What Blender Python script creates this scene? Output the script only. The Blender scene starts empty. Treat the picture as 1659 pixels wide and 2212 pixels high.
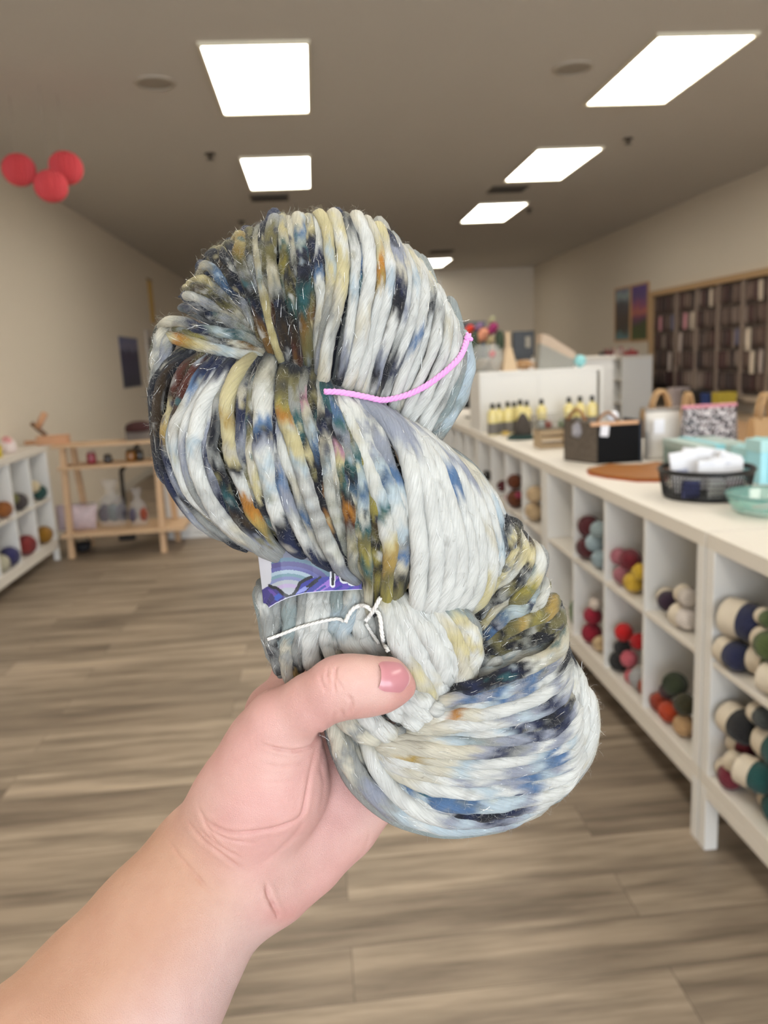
import bpy, bmesh, math, random
import numpy as np
from mathutils import Matrix, Vector
random.seed(7); rng = np.random.default_rng(7)
sc = bpy.context.scene
col = sc.collection
W, H, F = 1659.0, 2212.0, 1710.0
CAMZ = 1.49
# ------------------------------------------------------------------ camera
yaw, pit, roll = 0.0786756, 0.1923255, -0.0503041
_f = np.array([math.sin(yaw)*math.cos(pit), math.cos(yaw)*math.cos(pit), -math.sin(pit)])
_r = np.array([math.cos(yaw), -math.sin(yaw), 0.0]); _u = np.cross(_r, _f)
cr = math.cos(roll)*_r + math.sin(roll)*_u
cu = -math.sin(roll)*_r + math.cos(roll)*_u
CAM = Matrix(((cr[0], cu[0], -_f[0], 0), (cr[1], cu[1], -_f[1], 0), (cr[2], cu[2], -_f[2], CAMZ), (0, 0, 0, 1)))
cd = bpy.data.cameras.new('camera'); cam = bpy.data.objects.new('camera', cd); col.objects.link(cam)
cam.matrix_world = CAM
cd.sensor_fit = 'VERTICAL'; cd.sensor_height = 36.0; cd.lens = F/H*36.0
cd.clip_start = 0.01; cd.clip_end = 100
cd.dof.use_dof = True; cd.dof.focus_distance = 0.285; cd.dof.aperture_fstop = 14.0
sc.camera = cam

def ray(px, py): return cr*(px-W/2)/F - cu*(py-H/2)/F + _f
def onz(px, py, z): d = ray(px, py); return d*(z-CAMZ)/d[2] + np.array([0, 0, CAMZ])
def onx(px, py, x): d = ray(px, py); return d*x/d[0] + np.array([0, 0, CAMZ])
def ony(px, py, y): d = ray(px, py); return d*y/d[1] + np.array([0, 0, CAMZ])

# ------------------------------------------------------------------ materials
def lin(c):
    return tuple(((v/255.0)/12.92 if v/255.0 <= 0.04045 else ((v/255.0+0.055)/1.055)**2.4) for v in c)
def newmat(name):
    m = bpy.data.materials.new(name); m.use_nodes = True
    nt = m.node_tree; b = nt.nodes['Principled BSDF']
    return m, nt, b
def pm(name, c, rough=0.6, metal=0.0, var=0.06, scale=20.0, bump=0.0, trans=0.0, sheen=0.0, coat=0.0, alpha=1.0, spec=0.5, stretch=(1, 1, 1)):
    m, nt, b = newmat(name)
    L = lin(c)
    tc = nt.nodes.new('ShaderNodeTexCoord'); mp = nt.nodes.new('ShaderNodeMapping'); mp.inputs['Scale'].default_value = stretch
    nz = nt.nodes.new('ShaderNodeTexNoise'); nz.inputs['Scale'].default_value = scale; nz.inputs['Detail'].default_value = 4
    nt.links.new(tc.outputs['Object'], mp.inputs[0]); nt.links.new(mp.outputs[0], nz.inputs['Vector'])
    mx = nt.nodes.new('ShaderNodeMix'); mx.data_type = 'RGBA'
    mx.inputs[6].default_value = tuple(max(0, v*(1-var)) for v in L)+(1,); mx.inputs[7].default_value = tuple(min(1, v*(1+var)) for v in L)+(1,)
    nt.links.new(nz.outputs['Fac'], mx.inputs[0]); nt.links.new(mx.outputs[2], b.inputs['Base Color'])
    b.inputs['Roughness'].default_value = rough; b.inputs['Metallic'].default_value = metal
    b.inputs['Specular IOR Level'].default_value = spec
    if trans: b.inputs['Transmission Weight'].default_value = trans
    if sheen: b.inputs['Sheen Weight'].default_value = sheen
    if coat: b.inputs['Coat Weight'].default_value = coat
    if alpha < 1: b.inputs['Alpha'].default_value = alpha
    if bump:
        bp = nt.nodes.new('ShaderNodeBump'); bp.inputs['Strength'].default_value = bump; bp.inputs['Distance'].default_value = 0.005
        nt.links.new(nz.outputs['Fac'], bp.inputs['Height']); nt.links.new(bp.outputs[0], b.inputs['Normal'])
    return m
_mc = {}
def M(name, *a, **k):
    if name not in _mc: _mc[name] = pm(name, *a, **k)
    return _mc[name]
def attrmat(name, rough=0.8, sheen=0.0, attr='Col'):
    m, nt, b = newmat(name)
    a = nt.nodes.new('ShaderNodeAttribute'); a.attribute_name = attr
    nt.links.new(a.outputs['Color'], b.inputs['Base Color']); b.inputs['Roughness'].default_value = rough
    if sheen: b.inputs['Sheen Weight'].default_value = sheen
    return m

# ------------------------------------------------------------------ mesh builder
class MB:
    def __init__(s): s.v = []; s.f = []; s.sm = False
    def add(s, vs, fs):
        o = len(s.v); s.v += [tuple(map(float, p)) for p in vs]; s.f += [tuple(i+o for i in f) for f in fs]; return s
    def box(s, x0, x1, y0, y1, z0, z1, bev=0.0):
        if bev <= 0:
            return s.add([(x0,y0,z0),(x1,y0,z0),(x1,y1,z0),(x0,y1,z0),(x0,y0,z1),(x1,y0,z1),(x1,y1,z1),(x0,y1,z1)],
                         [(0,3,2,1),(4,5,6,7),(0,1,5,4),(1,2,6,5),(2,3,7,6),(3,0,4,7)])
        bm = bmesh.new(); bmesh.ops.create_cube(bm, size=1)
        for v in bm.verts: v.co = Vector(((x0+x1)/2+v.co.x*(x1-x0), (y0+y1)/2+v.co.y*(y1-y0), (z0+z1)/2+v.co.z*(z1-z0)))
        bmesh.ops.bevel(bm, geom=list(bm.edges), offset=bev, segments=2, affect='EDGES', profile=0.5)
        bm.verts.index_update()
        s.add([v.co for v in bm.verts], [tuple(v.index for v in f.verts) for f in bm.faces]); bm.free(); return s
    def lathe(s, prof, n=24, c=(0,0,0), ripple=0.0, rn=0, cap=True):
        vs = []; fs = []
        for (r, z) in prof:
            for k in range(n):
                a = 2*math.pi*k/n; rr = r*(1+ripple*(1 if k % 2 else -1)) if rn == 0 else r*(1+ripple*math.cos(rn*a))
                vs.append((c[0]+rr*math.cos(a), c[1]+rr*math.sin(a), c[2]+z))
        m = len(prof)
        for i in range(m-1):
            for k in range(n):
                k2 = (k+1) % n; fs.append((i*n+k, i*n+k2, (i+1)*n+k2, (i+1)*n+k))
        if cap: fs.append(tuple(range(n-1, -1, -1))); fs.append(tuple((m-1)*n+k for k in range(n)))
        return s.add(vs, fs)
    def tube(s, pts, r, n=8, caps=True):
        P = np.array(pts, float); m = len(P)
        R = np.full(m, r) if np.isscalar(r) else np.array(r, float)
        T = np.gradient(P, axis=0); T /= np.linalg.norm(T, axis=1)[:, None]+1e-12
        nrm = np.cross(T[0], [0, 0, 1.0]); 
        if np.linalg.norm(nrm) < 1e-3: nrm = np.cross(T[0], [1.0, 0, 0])
        nrm /= np.linalg.norm(nrm)
        vs = []; fs = []
        for i in range(m):
            nrm = nrm - T[i]*np.dot(nrm, T[i]); nrm /= np.linalg.norm(nrm)+1e-12; bi = np.cross(T[i], nrm)
            for k in range(n):
                a = 2*math.pi*k/n; vs.append(P[i]+R[i]*(math.cos(a)*nrm+math.sin(a)*bi))
        for i in range(m-1):
            for k in range(n):
                k2 = (k+1) % n; fs.append((i*n+k, i*n+k2, (i+1)*n+k2, (i+1)*n+k))
        if caps: fs.append(tuple(range(n-1, -1, -1))); fs.append(tuple((m-1)*n+k for k in range(n)))
        return s.add(vs, fs)
    def ball(s, c, r, nu=18, nv=12, bump=0.0, seed=0, rot=None):
        rx, ry, rz = (r, r, r) if np.isscalar(r) else r
        vs = []; fs = []; rr = random.Random(seed); ph = [rr.uniform(0, 6.28) for _ in range(4)]
        for j in range(nv+1):
            th = math.pi*j/nv
            for i in range(nu):
                a = 2*math.pi*i/nu
                q = 1+bump*(math.sin(3*a+ph[0]+2*th)+math.sin(5*th+ph[1]+a)+.6*math.sin(7*a+ph[2]))
                p = Vector((rx*q*math.sin(th)*math.cos(a), ry*q*math.sin(th)*math.sin(a), rz*q*math.cos(th)))
                if rot is not None: p = rot @ p
                vs.append((c[0]+p.x, c[1]+p.y, c[2]+p.z))
        for j in range(nv):
            for i in range(nu):
                i2 = (i+1) % nu; fs.append((j*nu+i, (j+1)*nu+i, (j+1)*nu+i2, j*nu+i2))
        return s.add(vs, fs)
    def prism(s, poly, y0, y1, axis='y'):
        n = len(poly)
        if axis == 'y': A = [(p[0], y0, p[1]) for p in poly]; B = [(p[0], y1, p[1]) for p in poly]
        elif axis == 'x': A = [(y0, p[0], p[1]) for p in poly]; B = [(y1, p[0], p[1]) for p in poly]
        else: A = [(p[0], p[1], y0) for p in poly]; B = [(p[0], p[1], y1) for p in poly]
        return s.add(A+B, [tuple(range(n)), tuple(range(2*n-1, n-1, -1))]+[(i, (i+1) % n+0, n+(i+1) % n, n+i) for i in range(n)])
    def xf(s, m):
        s.v = [tuple(m @ Vector(p)) for p in s.v]; return s
    def build(s, name, mat, parent=None, smooth=False, loc=None):
        me = bpy.data.meshes.new(name); me.from_pydata(s.v, [], s.f)
        bm = bmesh.new(); bm.from_mesh(me); bmesh.ops.recalc_face_normals(bm, faces=bm.faces); bm.to_mesh(me); bm.free()
        if smooth:
            me.polygons.foreach_set('use_smooth', [True]*len(me.polygons))
        me.materials.append(mat); o = bpy.data.objects.new(name, me); col.objects.link(o)
        if parent is not None: o.parent = parent
        if loc is not None: o.location = loc
        return o
def npmesh(name, V, Fq, mat, parent=None, cols=None, smooth=True, uv=None):
    me = bpy.data.meshes.new(name)
    V = np.asarray(V, np.float32); Fq = np.asarray(Fq, np.int32); k = Fq.shape[1]
    me.vertices.add(len(V)); me.vertices.foreach_set('co', V.ravel())
    me.loops.add(Fq.size); me.loops.foreach_set('vertex_index', Fq.ravel())
    me.polygons.add(len(Fq)); me.polygons.foreach_set('loop_start', np.arange(0, Fq.size, k, dtype=np.int32))
    me.polygons.foreach_set('loop_total', np.full(len(Fq), k, np.int32)) if False else None
    me.update(calc_edges=True)
    if smooth: me.polygons.foreach_set('use_smooth', np.ones(len(Fq), bool))
    if cols is not None:
        ca = me.color_attributes.new('Col', 'FLOAT_COLOR', 'POINT')
        c4 = np.ones((len(V), 4), np.float32); c4[:, :3] = cols; ca.data.foreach_set('color', c4.ravel())
    if uv is not None:
        ul = me.uv_layers.new(name='UVMap'); ul.data.foreach_set('uv', np.asarray(uv, np.float32)[Fq.ravel()].ravel())
    me.validate(); me.materials.append(mat)
    o = bpy.data.objects.new(name, me); col.objects.link(o)
    if parent is not None: o.parent = parent
    return o
def tag(o, label=None, cat=None, group=None, kind=None):
    if label: o['label'] = label
    if cat: o['category'] = cat
    if group: o['group'] = group
    if kind: o['kind'] = kind
    return o
def empty(name, loc=(0, 0, 0), label=None, cat=None, group=None, rz=0.0):
    o = bpy.data.objects.new(name, None); col.objects.link(o); o.location = loc; o.rotation_euler = (0, 0, rz); o.empty_display_size = 0.05
    return tag(o, label, cat, group)

# ------------------------------------------------------------------ room
XL, XR, YB, YF, ZC = -2.45, 4.70, 16.8, -5.0, 3.20
def struct(o): return tag(o, kind='structure')
def floor_mat():
    m, nt, b = newmat('vinyl_plank'); N = nt.nodes.new; L = nt.links.new
    tc = N('ShaderNodeTexCoord'); 
    br = N('ShaderNodeTexBrick'); br.offset = 0.37; br.inputs['Scale'].default_value = 1.0
    br.inputs['Brick Width'].default_value = 1.22; br.inputs['Row Height'].default_value = 0.18; br.inputs['Mortar Size'].default_value = 0.0012
    br.inputs['Color1'].default_value = lin((176, 160, 141))+(1,); br.inputs['Color2'].default_value = lin((150, 135, 118))+(1,); br.inputs['Mortar'].default_value = lin((106, 95, 84))+(1,)
    br.inputs['Bias'].default_value = 0.0; br.inputs['Mortar Smooth'].default_value = 0.3
    L(tc.outputs['Object'], br.inputs['Vector'])
    # per-plank offset of the grain
    sep = N('ShaderNodeVectorMath'); sep.operation = 'MULTIPLY'; sep.inputs[1].default_value = (0.9, 9.0, 1)
    L(tc.outputs['Object'], sep.inputs[0])
    addn = N('ShaderNodeVectorMath'); addn.operation = 'ADD'
    bc = N('ShaderNodeVectorMath'); bc.operation = 'SCALE'; bc.inputs['Scale'].default_value = 37.0; L(br.outputs['Color'], bc.inputs[0])
    L(sep.outputs[0], addn.inputs[0]); L(bc.outputs[0], addn.inputs[1])
    n1 = N('ShaderNodeTexNoise'); n1.inputs['Scale'].default_value = 1.5; n1.inputs['Detail'].default_value = 5; n1.inputs['Roughness'].default_value = 0.6
    L(addn.outputs[0], n1.inputs['Vector'])
    rp = N('ShaderNodeValToRGB'); rp.color_ramp.elements[0].position = 0.33; rp.color_ramp.elements[0].color = (0.32, 0.30, 0.28, 1)
    rp.color_ramp.elements[1].position = 0.62; rp.color_ramp.elements[1].color = (1.06, 1.04, 1.02, 1)
    L(n1.outputs['Fac'], rp.inputs[0])
    sep2 = N('ShaderNodeVectorMath'); sep2.operation = 'MULTIPLY'; sep2.inputs[1].default_value = (2.0, 60.0, 1); L(tc.outputs['Object'], sep2.inputs[0])
    n2 = N('ShaderNodeTexNoise'); n2.inputs['Scale'].default_value = 1.6; n2.inputs['Detail'].default_value = 3; L(sep2.outputs[0], n2.inputs['Vector'])
    rp2 = N('ShaderNodeValToRGB'); rp2.color_ramp.elements[0].position = 0.3; rp2.color_ramp.elements[0].color = (0.8, 0.79, 0.78, 1); rp2.color_ramp.elements[1].position = 0.7; rp2.color_ramp.elements[1].color = (1.05, 1.05, 1.05, 1)
    L(n2.outputs['Fac'], rp2.inputs[0])
    m1 = N('ShaderNodeMix'); m1.data_type = 'RGBA'; m1.blend_type = 'MULTIPLY'; m1.inputs[0].default_value = 0.85
    L(br.outputs['Color'], m1.inputs[6]); L(rp.outputs[0], m1.inputs[7])
    m2 = N('ShaderNodeMix'); m2.data_type = 'RGBA'; m2.blend_type = 'MULTIPLY'; m2.inputs[0].default_value = 0.8
    L(m1.outputs[2], m2.inputs[6]); L(rp2.outputs[0], m2.inputs[7]); L(m2.outputs[2], b.inputs['Base Color'])
    b.inputs['Roughness'].default_value = 0.5; b.inputs['Specular IOR Level'].default_value = 0.35
    return m
wallm = pm('painted_wall', (222, 211, 194), 0.9, var=0.02, scale=60, bump=0.05)
ceilm = pm('ceiling_paint', (196, 191, 184), 0.95, var=0.02, scale=80, bump=0.05)
T = 0.1
struct(MB().box(XL-T, XR+T, YF-T, YB+T, -0.1, 0).build('floor', floor_mat()))
struct(MB().box(XL-T, XR+T, YF-T, YB+T, ZC, ZC+0.1).build('ceiling', ceilm))
struct(MB().box(XL-T, XL, YF-T, YB+T, 0, ZC).build('wall_left', wallm))
struct(MB().box(XR, XR+T, YF-T, YB+T, 0, ZC).build('wall_right', wallm))
struct(MB().box(XL, XR, YB, YB+T, 0, ZC).build('wall_back', wallm))
WX0 = -2.2
# shop front behind the camera: a low sill wall, a head and a mullioned window opening to daylight
wf = MB().box(XL, WX0, YF-T, YF, 0, ZC).box(WX0, XR, YF-T, YF, 0, 0.35).box(WX0, XR, YF-T, YF, 2.95, ZC)
struct(wf.build('wall_front', wallm))
fr = MB()
for i in range(6):
    x = WX0+0.03+(XR-WX0-0.06)*i/5; fr.box(x-0.03, x+0.03, YF-0.08, YF-0.02, 0.35, 2.95)
struct(fr.build('window_1', M('dark_aluminium', (60, 58, 56), 0.4, 0.6)))
bb = M('baseboard_paint', (205, 198, 186), 0.6)
struct(MB().box(XL, XL+0.012, YF, YB, 0, 0.1).build('baseboard_left', bb))
struct(MB().box(XR-0.012, XR, YF, YB, 0, 0.1).build('baseboard_right', bb))
struct(MB().box(XL+.012, XR-.012, YB-0.012, YB, 0, 0.1).build('baseboard_back', bb))

# ------------------------------------------------------------------ ceiling lights
em, nt, b = newmat('light_diffuser')
b.inputs['Base Color'].default_value = (0.9, 0.88, 0.8, 1); b.inputs['Emission Color'].default_value = lin((255, 249, 236))+(1,)
b.inputs['Emission Strength'].default_value = 6.6
frm = M('light_trim', (226, 218, 196), 0.5)
spots = [(-0.505, 4.71, 'nearest panel of the left row of lit ceiling panels'), (-0.505, 7.15, 'second panel of the left row, above the smaller gap before the skein'),
         (2.045, 4.71, 'nearest and largest panel of the right row of lit ceiling panels'), (2.045, 7.15, 'second panel of the right row, between large and small ones'),
         (2.045, 9.6, 'third panel of the right row, just above the skein top'), (2.045, 14.75, 'farthest panel, partly hidden behind the yarn near the back wall')]
spots += [(-0.505, 2.27, ''), (2.045, 2.27, ''), (-0.505, -0.17, ''), (2.045, -0.17, '')]
labs = ['bright square-edged ceiling light, nearest in the left row', 'smaller bright ceiling light of the left row, above the skein top',
        'largest slanting bright ceiling light, nearest in the right row', 'bright ceiling light of the right row, second from the camera',
        'bright ceiling light of the right row, third from the camera', 'farthest bright ceiling light, half hidden by the yarn near the back wall',
        'ceiling light of the left row above the upper frame edge', 'ceiling light of the right row above the upper frame edge', 'ceiling light of the left row over the photographer', 'ceiling light of the right row over the photographer']
for i, ((x, y, _), lb) in enumerate(zip(spots, labs)):
    L_ = 1.24
    r = empty('ceiling_light', (x+0.3, y+L_/2, ZC), lb, 'light', 'recessed ceiling light panels')
    MB().box(-0.285, 0.285, -L_/2+0.018, L_/2-0.018, -0.012, -0.004).build('diffuser', em, r)
    f_ = MB()
    for (a, b2, c2, d2) in ((-0.302, -0.285, -L_/2, L_/2), (0.285, 0.302, -L_/2, L_/2), (-0.285, 0.285, -L_/2, -L_/2+0.018), (-0.285, 0.285, L_/2-0.018, L_/2)):
        f_.box(a, b2, c2, d2, -0.02, 0)
    f_.build('frame', frm, r)
spk = M('ceiling_white', (178, 170, 158), 0.6)
for (px, py, lb) in ((335, 178, 'round flush ceiling speaker left of the nearest left light'), (1238, 146, 'round flush ceiling speaker between the two rows of lights')):
    p = onz(px, py, ZC)
    r = empty('ceiling_speaker', p, lb, 'speaker', 'round ceiling speakers')
    MB().lathe([(0.125, 0), (0.125, -0.008), (0.105, -0.012), (0.105, 0)], 32).build('rim', spk, r)
    MB().lathe([(0.104, -0.001), (0.104, -0.006), (0.0, -0.009)], 32).build('grille', M('speaker_grille', (150, 142, 131), 0.8), r)
for (px, py, lb) in ((453, 332, 'small dark ceiling sprinkler left of the second left light'), (1357, 299, 'small dark ceiling sprinkler right of the second right light'),
                     (522, 478, 'small dark ceiling sprinkler just left of the skein top'), (1143, 452, 'small dark ceiling sprinkler beside the third right light')):
    p = onz(px, py, ZC)
    r = empty('sprinkler', p, lb, 'sprinkler', 'ceiling sprinklers')
    MB().lathe([(0.042, 0), (0.042, -0.006), (0.03, -0.012), (0.012, -0.014)], 20).build('escutcheon', M('sprinkler_dark', (70, 62, 54), 0.5, 0.4), r)
    MB().lathe([(0.01, -0.012), (0.01, -0.04), (0.03, -0.042), (0.03, -0.045)], 14).build('head', M('sprinkler_brass', (58, 50, 42), 0.4, 0.6), r)
for (x, y, lb) in ((-0.34, 8.85, 'dark slotted ceiling vent behind the second left light'), (2.2, 8.83, 'dark slotted ceiling vent behind the second right light'), (2.28, 13.8, 'dark slotted ceiling vent before the farthest light')):
    r = empty('ceiling_vent', (x, y, ZC), lb, 'vent', 'ceiling air vents')
    MB().box(-0.2, 0.2, -0.16, 0.16, -0.012, 0).build('frame', M('vent_frame', (104, 95, 84), 0.7), r)
    sl = MB()
    for k in range(7): sl.box(-0.18, 0.18, -0.14+k*0.042, -0.125+k*0.042, -0.02, -0.01)
    sl.build('slats', M('vent_slats', (70, 64, 57), 0.7), r)
# ------------------------------------------------------------------ world and camera-side daylight
w = bpy.data.worlds.new('World'); sc.world = w; w.use_nodes = True
bg = w.node_tree.nodes['Background']; sky = w.node_tree.nodes.new('ShaderNodeTexSky'); sky.sky_type = 'HOSEK_WILKIE'
sky.turbidity = 6.0; sky.ground_albedo = 0.4; sky.sun_direction = (0.3, 0.6, 0.74)
mixc = w.node_tree.nodes.new('ShaderNodeMix'); mixc.data_type = 'RGBA'; mixc.inputs[0].default_value = 0.75; mixc.inputs[7].default_value = (0.84, 0.92, 1.0, 1)
w.node_tree.links.new(sky.outputs[0], mixc.inputs[6]); w.node_tree.links.new(mixc.outputs[2], bg.inputs['Color'])
bg.inputs['Strength'].default_value = 6.6
pl = bpy.data.lights.new('window_portal', 'AREA'); pl.shape = 'RECTANGLE'; pl.size = XR-WX0; pl.size_y = 2.6; pl.cycles.is_portal = True
po = bpy.data.objects.new('window_portal', pl); col.objects.link(po); po.location = ((WX0+XR)/2, YF-0.12, 1.65); po.rotation_euler = (math.pi/2, 0, 0)
sc.view_settings.view_transform = 'Standard'; sc.view_settings.look = 'None'; sc.view_settings.gamma = 1.0; sc.view_settings.use_curve_mapping = False
sc.view_settings.exposure = 0.82
sc.cycles.use_denoising = True; sc.cycles.use_adaptive_sampling = True; sc.cycles.adaptive_threshold = 0.04
sc.cycles.max_bounces = 8; sc.cycles.diffuse_bounces = 4; sc.cycles.glossy_bounces = 3; sc.cycles.transmission_bounces = 6; sc.cycles.transparent_max_bounces = 12
sc.cycles.caustics_reflective = False; sc.cycles.caustics_refractive = False; sc.cycles.sample_clamp_indirect = 6.0

# ================================================================== background of the shop
white = M('white_laminate', (226, 224, 220), 0.45, var=0.015, scale=8)
whitein = M('white_laminate_edge', (222, 216, 206), 0.5, var=0.02, scale=10)
def depth_of(P): return float(np.dot(np.array(P)-np.array([0, 0, CAMZ]), _f))
def kids(o): return [c for c in bpy.data.objects if c.parent is o]
def copy_tree(o, parent=None):
    c = o.copy(); col.objects.link(c)
    if parent is not None: c.parent = parent
    for ch in kids(o): copy_tree(ch, c)
    return c
def cube_unit(name, label, group, L, D, z0, z1, ncell, zmid, facing=1, loc=(0, 0, 0), legs=True, rows=None):
    """shelf unit: length along +y, opening at local x=0, body towards +x*facing"""
    r = empty(name, loc, label, 'shelf', group)
    to, ti, s = 0.045, 0.018, facing
    def bx(x0, x1, y0, y1, a, b_, nm, m=white, bev=0.002):
        X0, X1 = sorted((x0*s, x1*s)); return MB().box(X0, X1, y0, y1, a, b_, bev).build(nm, m, r)
    bx(0, D, 0, L, z1-to, z1, 'top_panel', whitein); bx(0, D, 0, L, z0, z0+to, 'bottom_panel', whitein)
    bx(0, D, 0, to, z0+to, z1-to, 'side_panel'); bx(0, D, L-to, L, z0+to, z1-to, 'side_panel')
    p = (L-2*to)/ncell; zs = rows or [zmid]
    for i in range(1, ncell): bx(0.003, D-0.01, to+p*i-ti/2, to+p*i+ti/2, z0+to, z1-to, 'divider')
    lev = [z0+to]+list(zs)+[z1-to]
    for zz in zs:
        for i in range(ncell):
            bx(0.004, D-0.01, to+p*i+(ti/2 if i else 0), to+p*(i+1)-(ti/2 if i < ncell-1 else 0), zz-ti/2, zz+ti/2, 'shelf_board', whitein)
    bx(D-0.008, D, to, L-to, z0+to, z1-to, 'back_panel', M('shade_brown_back', (98, 90, 76), .8))  # back coloured dark brown to stand in for shade deep in the cells
    if legs:
        bx(0.0, 0.018, 0.04, L-0.04, z0-0.03, z0-0.001, 'base_rail', whitein)
        for yy in (0, L-0.04):
            for xx in (0, D-0.04): bx(xx, xx+0.04, yy, yy+0.04, 0, z0-0.001, 'leg')
    return r
XF, TOP = 1.068, 0.965
G = 'white cube units of the long island'
uA = cube_unit('cube_shelf', 'white cube shelving unit with yarn, its near post right of the skein base', G, 1.59, 0.39, 0.20, TOP, 4, 0.592, 1, (XF, 2.09, 0))
def cp(loc, lb):
    o = copy_tree(uA); o.location = loc; o['label'] = lb; return o
cp((XF, 0.49, 0), 'white cube shelving unit nearest the camera, cut by the right frame edge')
cp((XF, 3.69, 0), 'white cube shelving unit under the amber bottles, second from the camera side')
cp((XF, 5.29, 0), 'white cube shelving unit seen past the yarn, behind the bottle cabinet')
cp((XF, 6.89, 0), 'farthest white cube shelving unit of the island row behind the skein')
bk = copy_tree(uA); bk.location = (XF+0.79, 3.68, 0); bk.rotation_euler = (0, 0, math.pi); bk['label'] = 'white cube unit back to back under the patterned zip bag'
bk = copy_tree(uA); bk.location = (XF+0.79, 5.28, 0); bk.rotation_euler = (0, 0, math.pi); bk['label'] = 'white cube unit back to back under the black open tote'
uL = cube_unit('cube_shelf', 'white cube shelving unit with yarn at the left frame edge', None, 1.62, 0.27, 0.13, 0.935, 4, 0.51, -1, (-2.165, 4.91, 0))
cube_unit('cube_shelf', 'tall white cube unit under the two posters, pale end panel to camera', None, 1.3, 0.40, 0.02, 1.36, 4, 0.5, 1, (3.94, 10.0, 0), legs=False, rows=[0.45, 0.75, 1.05])
# counter-top box with two white backs
r = empty('cube_box', (1.09, 5.235, TOP), 'low white two-bay box standing across the island behind the amber bottles', 'shelf')
MB().box(0, 0.84, 0, 0.36, 0.372, 0.395, .002).build('top_panel', white, r); MB().box(0, 0.84, 0, 0.36, 0, 0.02, .002).build('bottom_panel', white, r)
for x in (0, 0.40, 0.82): MB().box(x, x+0.02, 0.0, 0.36, 0.02, 0.372).build('side_panel', white, r)
for x in (0.02, 0.42): MB().box(x+.001, x+0.379, 0.002, 0.012, 0.021, 0.371).build('back_panel', white, r)

# ------------------------------------------------------------------ yarn in the cells
_ym = {}
def yarnmat(c):
    if c not in _ym:
        m, nt, b = newmat('yarn_%d_%d_%d' % c); Lc = lin(c)
        tc = nt.nodes.new('ShaderNodeTexCoord'); wv = nt.nodes.new('ShaderNodeTexWave'); wv.inputs['Scale'].default_value = 60; wv.inputs['Distortion'].default_value = 6
        wv.bands_direction = 'DIAGONAL'
        nt.links.new(tc.outputs['Object'], wv.inputs[0])
        mx = nt.nodes.new('ShaderNodeMix'); mx.data_type = 'RGBA'; mx.inputs[6].default_value = tuple(v*.72 for v in Lc)+(1,); mx.inputs[7].default_value = tuple(min(1, v*1.15) for v in Lc)+(1,)
        nt.links.new(wv.outputs['Fac'], mx.inputs[0]); nt.links.new(mx.outputs[2], b.inputs['Base Color'])
        bp = nt.nodes.new('ShaderNodeBump'); bp.inputs['Strength'].default_value = .5; bp.inputs['Distance'].default_value = .003
        nt.links.new(wv.outputs['Fac'], bp.inputs['Height']); nt.links.new(bp.outputs[0], b.inputs['Normal'])
        b.inputs['Roughness'].default_value = .95; b.inputs['Sheen Weight'].default_value = .2
        _ym[c] = m
    return _ym[c]
band = M('paper_band', (206, 194, 174), 0.7)
NAVY, MAROON, TEAL, BLACK = (34, 38, 70), (84, 30, 36), (22, 74, 72), (30, 29, 30)
nyarn = 0
YARN = []
def ball(px, py, rp, c, label, kind='ball', x=None, sx=1.0, sz=1.0, group=None, tilt=0.0):
    """a ball / skein just inside an opening; RP is its radius in photo pixels"""
    global nyarn; nyarn += 1
    P = onx(px, py, (XF+0.045) if x is None else x); d = depth_of(P); rr = rp*d/F*.94
    r = empty('yarn_ball' if kind == 'ball' else 'yarn_skein', P, label, 'yarn', group)
    if kind == 'ball':
        MB().ball((0, 0, 0), (rr*sx, rr*1.08, rr*sz), 20, 14, 0.025, nyarn).build('winding', yarnmat(c), r, True)
        R = Matrix.Rotation(0.7+nyarn, 3, 'X')
        b_ = MB()
        for k in range(5):
            pts = []
            for q in range(25):
                a = 2*math.pi*q/24; v = Vector((math.cos(a)*math.cos(.22*(k-2)), math.sin(a)*math.cos(.22*(k-2)), math.sin(.22*(k-2)))); v = R @ v
                pts.append((v.x*rr*sx*1.0, v.y*rr*1.08, v.z*rr*sz))
            b_.tube(pts, rr*0.07, 5)
        b_.build('outer_wraps', yarnmat(c), r, True)
    else:
        Ry = Matrix.Rotation(math.pi/2+tilt, 4, 'X')
        L_ = rr*1.3; r.rotation_euler = (0, 0, [-.35, .25, -.1, .4, .05][nyarn % 5])
        prof = [(0.25*rr, -L_), (0.6*rr, -L_*.97), (0.9*rr, -L_*.8), (rr, -L_*.45), (0.96*rr, 0), (rr, L_*.45), (0.9*rr, L_*.8), (0.6*rr, L_*.97), (0.25*rr, L_)]
        MB().lathe(prof, 22, ripple=0.02).xf(Ry).build('winding', yarnmat(c), r, True)
        MB().lathe([(rr*1.03, -L_*.74), (rr*1.04, -L_*.3), (rr*1.03, L_*.12)], 26, cap=False).xf(Ry).build('paper_band', band, r, True)
    YARN.append([r, np.array(P), rr*1.03 if kind == 'ball' else rr*1.08, rr*sz*1.08, rr*1.12 if kind == 'ball' else rr*1.34])
    return r
P3, P2, P1 = 'third cell left of the tall post', 'second cell left of the tall post', 'first cell left of the tall post'
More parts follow.
